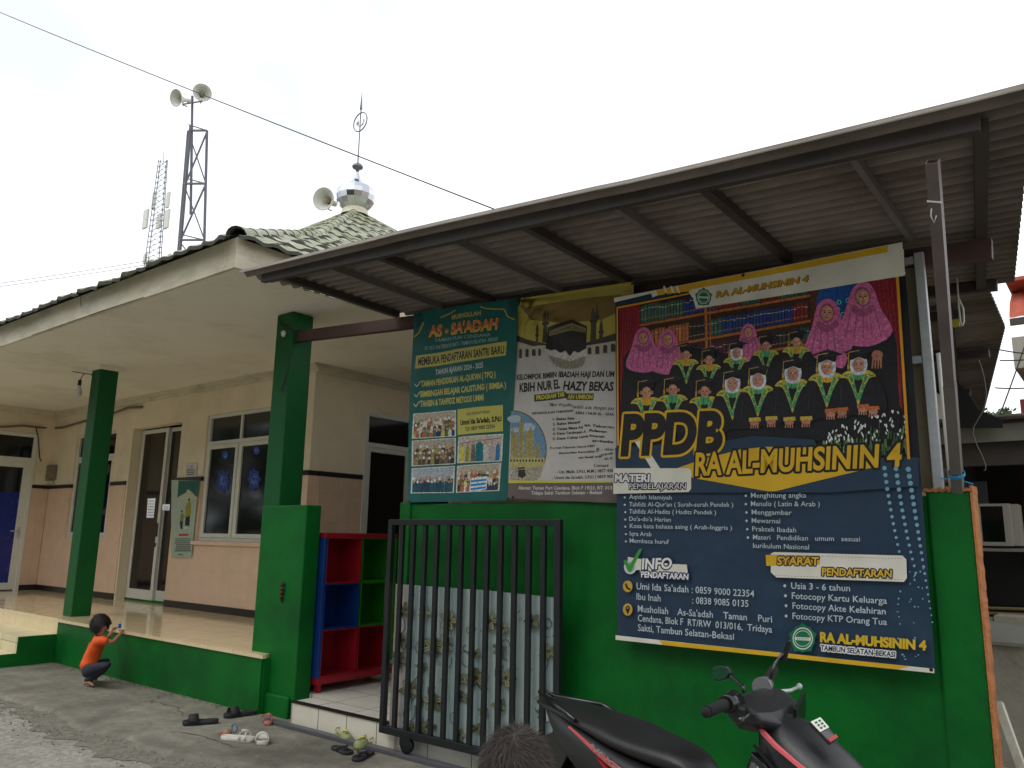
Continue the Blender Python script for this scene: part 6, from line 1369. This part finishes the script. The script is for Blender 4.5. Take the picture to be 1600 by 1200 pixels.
b = MB(); b.lathe((q[0], q[1], 0), [(0, .05), (.025, .045), (.03, .02), (.04, 0)], 10); b.bar((q[0]-.05, q[1]-.03, .015), (q[0]+.04, q[1]+.01, .03), .03, .02); b.build('body', mat('orange plastic', (160, 112, 88), .5, .1), ty)
b = MB(); b.tube([(q[0]+.02+.035*math.cos(t), q[1]+.05, .05+.03*math.sin(t)) for t in [2*math.pi*i/16 for i in range(17)]], .005, 6); b.build('ring', mat('blue plastic', (60, 110, 140), .5, .1), ty)
# ------------------------------------------------------------------ people
def skinned(name, J, E, m, parent, sub=2, root=None, smooth=True):
    """J name->(pos, radius) ; E pairs ; one continuous surface grown on a skeleton"""
    ks = list(J); idx = {k: i for i, k in enumerate(ks)}
    me = bpy.data.meshes.new(name); me.from_pydata([tuple(J[k][0]) for k in ks], [(idx[a], idx[b]) for a, b in E], [])
    o = bpy.data.objects.new(name, me); COL.objects.link(o)
    s = o.modifiers.new('sk', 'SKIN'); s.use_smooth_shade = True
    for k in ks:
        v = me.skin_vertices[0].data[idx[k]]; r = J[k][1]; v.radius = (r, r) if not isinstance(r, tuple) else r; v.use_root = (k == (root or ks[0]))
    u = o.modifiers.new('su', 'SUBSURF'); u.levels = sub; u.render_levels = sub
    bpy.context.view_layer.update()
    dg = bpy.context.evaluated_depsgraph_get(); nm = bpy.data.meshes.new_from_object(o.evaluated_get(dg))
    o.modifiers.clear(); o.data = nm; nm.materials.clear(); nm.materials.append(m)
    nm.polygons.foreach_set('use_smooth', [True]*len(nm.polygons))
    if parent: o.parent = parent; nm.transform(Matrix.Translation(-Vector(parent.location)))
    return o
M_skin = mat('brown skin', (172, 120, 92), .55, .08, 8, spec=.4)
M_hairk = mat('black hair', (26, 20, 18), .5, .3, 60, stretch=(1,1,.2)); M_or = mat('orange cotton', (236, 92, 30), .8, .1, 10, bump=.5, bscale=14)
M_navy = mat('dark trousers', (30, 32, 44), .8, .15, 10, bump=.4, bscale=16)
def K(p, y): return Vector(at(p, y=y))
# squatting toddler
kid = thing('person', 'small barefoot child in orange shirt squatting with both hands on the porch edge', 'person', tuple(K((137, 1072), 3.86)))
hs_ = K((160, 977), 3.99)
J = {'pelvis': (K((138, 1040), 3.92), .040), 'spine': (K((143, 1022), 3.92), .058), 'chest': (K((151, 1004), 3.95), .062), 'neck': (K((155, 993), 3.96), .03), 'skull': (K((158, 983), 3.98), .052), 'crown': (K((158, 972), 3.98), .050),
     'nose': (K((166.5, 979), 4.0), .012),
     'sh_r': (K((160, 1000), 3.88), .03), 'el_r': (K((176, 1004), 3.96), .021), 'wr_r': (K((188, 990), 4.13), .015), 'pm_r': (K((190, 985), 4.20), .014),
     'sh_l': (K((158, 998), 4.04), .03), 'el_l': (K((170, 996), 4.12), .021), 'wr_l': (K((176, 983), 4.20), .015), 'pm_l': (K((179, 981), 4.24), .014),
     'hip_r': (K((143, 1046), 3.86), .036), 'kn_r': (K((170, 1038), 3.90), .028), 'an_r': (K((137, 1064), 3.84), .022), 'hl_r': (K((131, 1069), 3.82), .018), 'to_r': (K((146, 1071), 3.85), .012),
     'hip_l': (K((142, 1043), 3.98), .036), 'kn_l': (K((168, 1032), 4.06), .028), 'an_l': (K((141, 1058), 4.0), .022), 'to_l': (K((152, 1062), 4.02), .012)}
Eg = [('pelvis', 'spine'), ('spine', 'chest'), ('chest', 'neck'), ('neck', 'skull'), ('skull', 'crown'), ('skull', 'nose'), ('chest', 'sh_r'), ('sh_r', 'el_r'), ('el_r', 'wr_r'), ('wr_r', 'pm_r'), ('chest', 'sh_l'), ('sh_l', 'el_l'), ('el_l', 'wr_l'), ('wr_l', 'pm_l'),
      ('pelvis', 'hip_r'), ('hip_r', 'kn_r'), ('kn_r', 'an_r'), ('an_r', 'hl_r'), ('an_r', 'to_r'), ('pelvis', 'hip_l'), ('hip_l', 'kn_l'), ('kn_l', 'an_l'), ('an_l', 'to_l')]
for sd_ in 'rl':
    pm = J['pm_'+sd_][0]; dirn = (pm-J['wr_'+sd_][0]).normalized(); ax = dirn.cross(Vector((0, 0, 1))).normalized()
    for k in range(5):
        off = (k-2)*.008; l = (.018, .026, .030, .027, .021)[k]; a = pm+ax*off+dirn*.008; b2 = a+(dirn+ax*(k-2)*.12)*l*.6; c2 = b2+(dirn*.8+Vector((0, 0, -.6)))*l*.5
        if k == 0: b2 = a-ax*.012+dirn*.008; c2 = b2+dirn*.010
        J[f'f{sd_}{k}a'] = (a, .006); J[f'f{sd_}{k}b'] = (b2, .0055); J[f'f{sd_}{k}c'] = (c2, .0045)
        Eg += [('pm_'+sd_, f'f{sd_}{k}a'), (f'f{sd_}{k}a', f'f{sd_}{k}b'), (f'f{sd_}{k}b', f'f{sd_}{k}c')]
skinned('body', J, Eg, M_skin, kid, 2, 'pelvis')
fwd = Vector((.80, .58, -.10)).normalized()
hc = K((157.5, 976.5), 3.975)
b = MB()   # bobbed hair: cap over back, sides and fringe
zax = Vector((0, 0, 1)); side = fwd.cross(zax).normalized(); n = 22; m_ = 10; vs = []
for i in range(m_+1):
    for j in range(n):
        t = 2*math.pi*j/n; facing = math.cos(t)
        lo = -.30 if facing > .55 else (-.95 if facing < -.1 else -.30-(.55-facing)*1.0)
        ph = (math.pi/2)-(math.pi/2-math.asin(max(-.98, lo)))*i/m_ if False else math.pi/2-(math.pi/2-math.asin(max(-.94, min(.4, lo+.42 if facing > .55 else lo))))*i/m_
        r_ = .098+.004*math.sin(j*2.3)+.003*math.sin(i*3+j)
        d_ = fwd*math.cos(ph)*math.cos(t)*1.02+side*math.cos(ph)*math.sin(t)*.95+zax*math.sin(ph)*1.05
        if math.sin(ph) < -.2: d_ = d_*1.0
        vs.append(hc+d_*r_)
b.add(vs, [(i*n+j, i*n+(j+1) % n, (i+1)*n+(j+1) % n, (i+1)*n+j) for i in range(m_) for j in range(n)], 0, True)
rr = random.Random(3)
for k in range(2600):
    t = rr.uniform(0, 6.283); fc = math.cos(t); ph = R(rr.uniform(-20, 88)); 
    if fc > .6: ph = max(ph, R(24))
    d_ = fwd*math.cos(ph)*math.cos(t)+side*math.cos(ph)*math.sin(t)*.95+zax*math.sin(ph)*1.05; p0_ = hc+d_*.100
    down = (-zax*math.cos(ph)+(fwd*math.cos(t)+side*math.sin(t))*math.sin(ph)).normalized(); L_ = rr.uniform(.03, .07) if fc < .5 else rr.uniform(.015, .035)
    p1_ = p0_+(down+d_*rr.uniform(.0, .28)+Vector((rr.gauss(0, .12), rr.gauss(0, .12), 0)))*L_*.5; p2_ = p1_+(down+Vector((0, 0, -.5))+d_*rr.uniform(-.2, .1)).normalized()*L_*.5; wv = d_.cross(down).normalized()*.0012
    b.add([p0_-wv, p0_+wv, p1_+wv, p1_-wv, p2_], [(0, 1, 2, 3), (3, 2, 4)])
ho = b.build('hair', M_hairk, kid, fixn=False); 
J2 = {'pelvis': (K((136, 1049), 3.90), .092), 'waist': (K((139, 1036), 3.90), .086), 'spine': (K((144, 1020), 3.92), .076), 'chest': (K((152, 1004), 3.95), .072), 'collar': (K((155, 996), 3.96), .045),
      'sh_r': (K((160, 1001), 3.87), .042), 'sl_r': (K((169, 1004), 3.91), .036), 'sh_l': (K((158, 999), 4.05), .042), 'sl_l': (K((166, 998), 4.09), .036)}
sh_o = skinned('shirt', J2, [('pelvis', 'waist'), ('waist', 'spine'), ('spine', 'chest'), ('chest', 'collar'), ('chest', 'sh_r'), ('sh_r', 'sl_r'), ('chest', 'sh_l'), ('sh_l', 'sl_l')], M_or, kid, 2, 'spine')
hm = bpy.data.textures.new('cloth folds', 'CLOUDS'); hm.noise_scale = .06; dm = sh_o.modifiers.new('d', 'DISPLACE'); dm.texture = hm; dm.strength = .022; dm.mid_level = .5
J3 = {'pelvis': (K((137, 1049), 3.91), .082), 'hip_r': (K((146, 1047), 3.84), .064), 'kn_r': (K((171, 1038), 3.90), .050), 'an_r': (K((143, 1060), 3.85), .033), 'hm_r': (K((134, 1064), 3.84), .034),
      'hip_l': (K((144, 1043), 3.99), .064), 'kn_l': (K((169, 1032), 4.06), .050), 'an_l': (K((146, 1053), 4.01), .033), 'hm_l': (K((141, 1057), 4.0), .034)}
skinned('trousers', J3, [('pelvis', 'hip_r'), ('hip_r', 'kn_r'), ('kn_r', 'an_r'), ('an_r', 'hm_r'), ('pelvis', 'hip_l'), ('hip_l', 'kn_l'), ('kn_l', 'an_l'), ('an_l', 'hm_l')], M_navy, kid, 2, 'pelvis')
b = MB(); q = K((187, 978), 4.24); b.box(q-Vector((.012, .012, .022)), q+Vector((.012, .012, .022))); tag(b.build('blue_block', mat('blue toy', (20, 90, 170), .4, .1), bevel=.003), 'tiny blue block held up by the squatting child on the porch edge', 'toy')
# standing child whose head top shows at the bottom edge
HX, HY = at((805, 1190), z=.94)[:2]; hcx = Vector((HX, HY, .935))
ch = thing('person', 'brown haired child standing at the bottom edge, seen from behind, only the head in view', 'person', (HX, HY, 0))
dv = Vector((HX, HY, 0)).normalized(); sd3 = dv.cross(zax)
B = lambda f, s, z: Vector((HX, HY, 0))+dv*f+sd3*s+Vector((0, 0, z))
J = {'pelvis': (B(0, 0, .47), .085), 'waist': (B(0, 0, .56), .078), 'chest': (B(.0, 0, .70), .088), 'neck': (B(0, 0, .79), .034), 'jaw': (B(.01, 0, .86), .055), 'skull': (B(0, 0, .925), .080), 'crown': (B(-.01, 0, .962), .062), 'nose': (B(.088, 0, .895), .012)}
Eg = [('pelvis', 'waist'), ('waist', 'chest'), ('chest', 'neck'), ('neck', 'jaw'), ('jaw', 'skull'), ('skull', 'crown'), ('skull', 'nose')]
for s_, t_ in ((-1, 'l'), (1, 'r')):
    J['ear'+t_] = (B(-.0, s_*.086, .895), .012); Eg.append(('skull', 'ear'+t_))
    J['sh'+t_] = (B(0, s_*.10, .745), .036); J['el'+t_] = (B(-.02, s_*.145, .60), .026); J['wr'+t_] = (B(.02, s_*.155, .47), .019); J['pm'+t_] = (B(.03, s_*.155, .435), .018)
    J['hp'+t_] = (B(0, s_*.05, .44), .062); J['kn'+t_] = (B(.01, s_*.055, .24), .042); J['an'+t_] = (B(-.01, s_*.055, .06), .028); J['to'+t_] = (B(.08, s_*.06, .025), .020)
    Eg += [('chest', 'sh'+t_), ('sh'+t_, 'el'+t_), ('el'+t_, 'wr'+t_), ('wr'+t_, 'pm'+t_), ('pelvis', 'hp'+t_), ('hp'+t_, 'kn'+t_), ('kn'+t_, 'an'+t_), ('an'+t_, 'to'+t_)]
    for k in range(5):
        a = B(.03+(k-1.5)*.011 if k else .05, s_*.155, .42); l = (.03, .040, .045, .042, .032)[k]; b2 = a+Vector((0, 0, -l*.6))+dv*(.004 if k else .018); c2 = b2+Vector((0, 0, -l*.45))-sd3*s_*.008
        J[f'f{t_}{k}a'] = (a, .0075); J[f'f{t_}{k}b'] = (b2, .007); J[f'f{t_}{k}c'] = (c2, .006); Eg += [('pm'+t_, f'f{t_}{k}a'), (f'f{t_}{k}a', f'f{t_}{k}b'), (f'f{t_}{k}b', f'f{t_}{k}c')]
skinned('body', J, Eg, M_skin, ch, 2, 'pelvis')
J2 = {'hem': (B(0, 0, .43), .10), 'waist': (B(0, 0, .56), .10), 'chest': (B(0, 0, .69), .105), 'collar': (B(0, 0, .765), .055), 'shl': (B(0, -.11, .74), .05), 'sll': (B(-.01, -.14, .65), .045), 'shr': (B(0, .11, .74), .05), 'slr': (B(-.01, .14, .65), .045)}
skinned('shirt', J2, [('hem', 'waist'), ('waist', 'chest'), ('chest', 'collar'), ('chest', 'shl'), ('shl', 'sll'), ('chest', 'shr'), ('shr', 'slr')], mat('grey cotton', (110, 116, 128), .85, .1), ch, 2, 'waist')
J3 = {'p': (B(0, 0, .46), .085), 'a': (B(0, -.055, .42), .072), 'b': (B(.01, -.06, .27), .06), 'c': (B(0, .055, .42), .072), 'd': (B(.01, .06, .27), .06)}
skinned('shorts', J3, [('p', 'a'), ('a', 'b'), ('p', 'c'), ('c', 'd')], M_navy, ch, 2, 'p')
M_hairb = mat('brown hair', (50, 39, 33), .55, .35, 30)
b = MB(); rr = random.Random(8)
cc = B(-.008, 0, .925); whorl = (Vector(CAM)-cc).normalized()*.45+zax*.9; whorl.normalize()
t1 = whorl.cross(sd3).normalized(); t2 = whorl.cross(t1).normalized()
vs = []; n = 28; m_ = 12
for i in range(m_+1):
    ph = R(112)*i/m_
    for j in range(n): t = 2*math.pi*j/n; d_ = whorl*math.cos(ph)+(t1*math.cos(t)+t2*math.sin(t))*math.sin(ph); vs.append(cc+Vector((d_.x*.086, d_.y*.086, d_.z*.098)))
b.add(vs, [(i*n+j, i*n+(j+1) % n, (i+1)*n+(j+1) % n, (i+1)*n+j) for i in range(m_) for j in range(n)], 0, True)
for k in range(9000):
    ph = R(110)*math.sqrt(rr.random()); t = rr.uniform(0, 6.283); w0 = .0006
    pts = []
    L = rr.uniform(.018, .036); lift = rr.uniform(.05, .45)
    tt_ = t; p_ = ph
    d_ = whorl*math.cos(p_)+(t1*math.cos(tt_)+t2*math.sin(tt_))*math.sin(p_); base = cc+Vector((d_.x*.086, d_.y*.086, d_.z*.098))
    tang = (t1*math.cos(tt_+.5)+t2*math.sin(tt_+.5))*math.cos(p_)-whorl*math.sin(p_); tang = (tang+Vector((rr.gauss(0, .25), rr.gauss(0, .25), rr.gauss(0, .25)))).normalized()
    p1 = base+(tang+d_*lift*1.3)*L*.5; p2 = p1+(tang+d_*lift*.5+Vector((0, 0, -.15)))*L*.5
    wv = tang.cross(d_).normalized()*w0
    b.add([base-wv, base+wv, p1+wv*.8, p1-wv*.8, p2], [(0, 1, 2, 3), (3, 2, 4)], 0, True)
b.build('hair', M_hairb, ch, fixn=False)

# ------------------------------------------------------------------ trees
M_leaf = mat('leaves', (62, 84, 36), .7, .35, 1.5); M_leaf.node_tree.nodes['Principled BSDF'].inputs['Specular IOR Level'].default_value = .3
M_bark = mat('bark', (92, 78, 62), .95, .25, 6, bump=.6)
def leaves(b, c, r, n, s, rr, sq=.8):
    cl = [Vector((rr.gauss(0, .45), rr.gauss(0, .45), rr.gauss(0, .38*sq)))*r for _ in range(max(6, int(n/70)))]
    for k in range(n):
        q = cl[k % len(cl)]+Vector((rr.gauss(0, .17), rr.gauss(0, .17), rr.gauss(0, .13)))*r+Vector(c)
        a = Vector((rr.gauss(0, 1), rr.gauss(0, 1), rr.gauss(0, .5))).normalized(); u = a.orthogonal().normalized(); v = a.cross(u); l = s*rr.uniform(.6, 1.3)
        b.add([q-u*l*.5, q+v*l*.22, q+u*l*.5, q-v*l*.22], [(0, 1, 2, 3)])
def tree(c, r, base, n, s, lab, seed, grp=None):
    t = thing('leafy_tree', lab, 'tree', (c[0], c[1], base), grp); rr = random.Random(seed)
    b = MB(); leaves(b, c, r, n, s, rr); b.build('crown', M_leaf, t, fixn=False)
    b = MB(); b.tube([(c[0], c[1], base), (c[0]+.1, c[1], (base+c[2])/2), (c[0], c[1], c[2])], [r*.1+.05, r*.08+.03, .03], 8)
    for k in range(6): a = k*1.05; b.tube([(c[0], c[1], c[2]-r*.5), (c[0]+r*.35*math.cos(a), c[1]+r*.35*math.sin(a), c[2]), (c[0]+r*.6*math.cos(a), c[1]+r*.6*math.sin(a), c[2]+r*.3)], [.06, .03, .01], 6)
    b.build('trunk', M_bark, t)
tree(at((1606, 672), y=17), .55, 0, 900, .10, 'leafy green tree behind the tin shed roof, under the concrete balcony', 3, 'trees behind the shed')
tree(at((1556, 652), y=20), .38, 0, 500, .10, 'small tuft of green tree just right of the dark rear canopy edge', 7, 'trees behind the shed')
# wood across the street, behind the viewer: it shades the street and shows in the window panes
b = MB(); rr = random.Random(21)
for k in range(11):
    x = -34+k*4.6+rr.uniform(-1, 1); y = rr.uniform(-9.5, -7.5); h = rr.uniform(4.2, 6.6)
    leaves(b, (x, y, h), 3.3, 1500, .55, rr, 1.1); b.tube([(x, y, 0), (x+.2, y, h*.6), (x, y, h)], [.28, .2, .08], 8)
    leaves(b, (x, y-.5, 1.6), 2.4, 500, .55, rr, .8)
tag(b.build('tree_belt', M_leaf, fixn=False), 'dark belt of roadside trees mirrored in the porch windows', 'trees', kind='stuff')
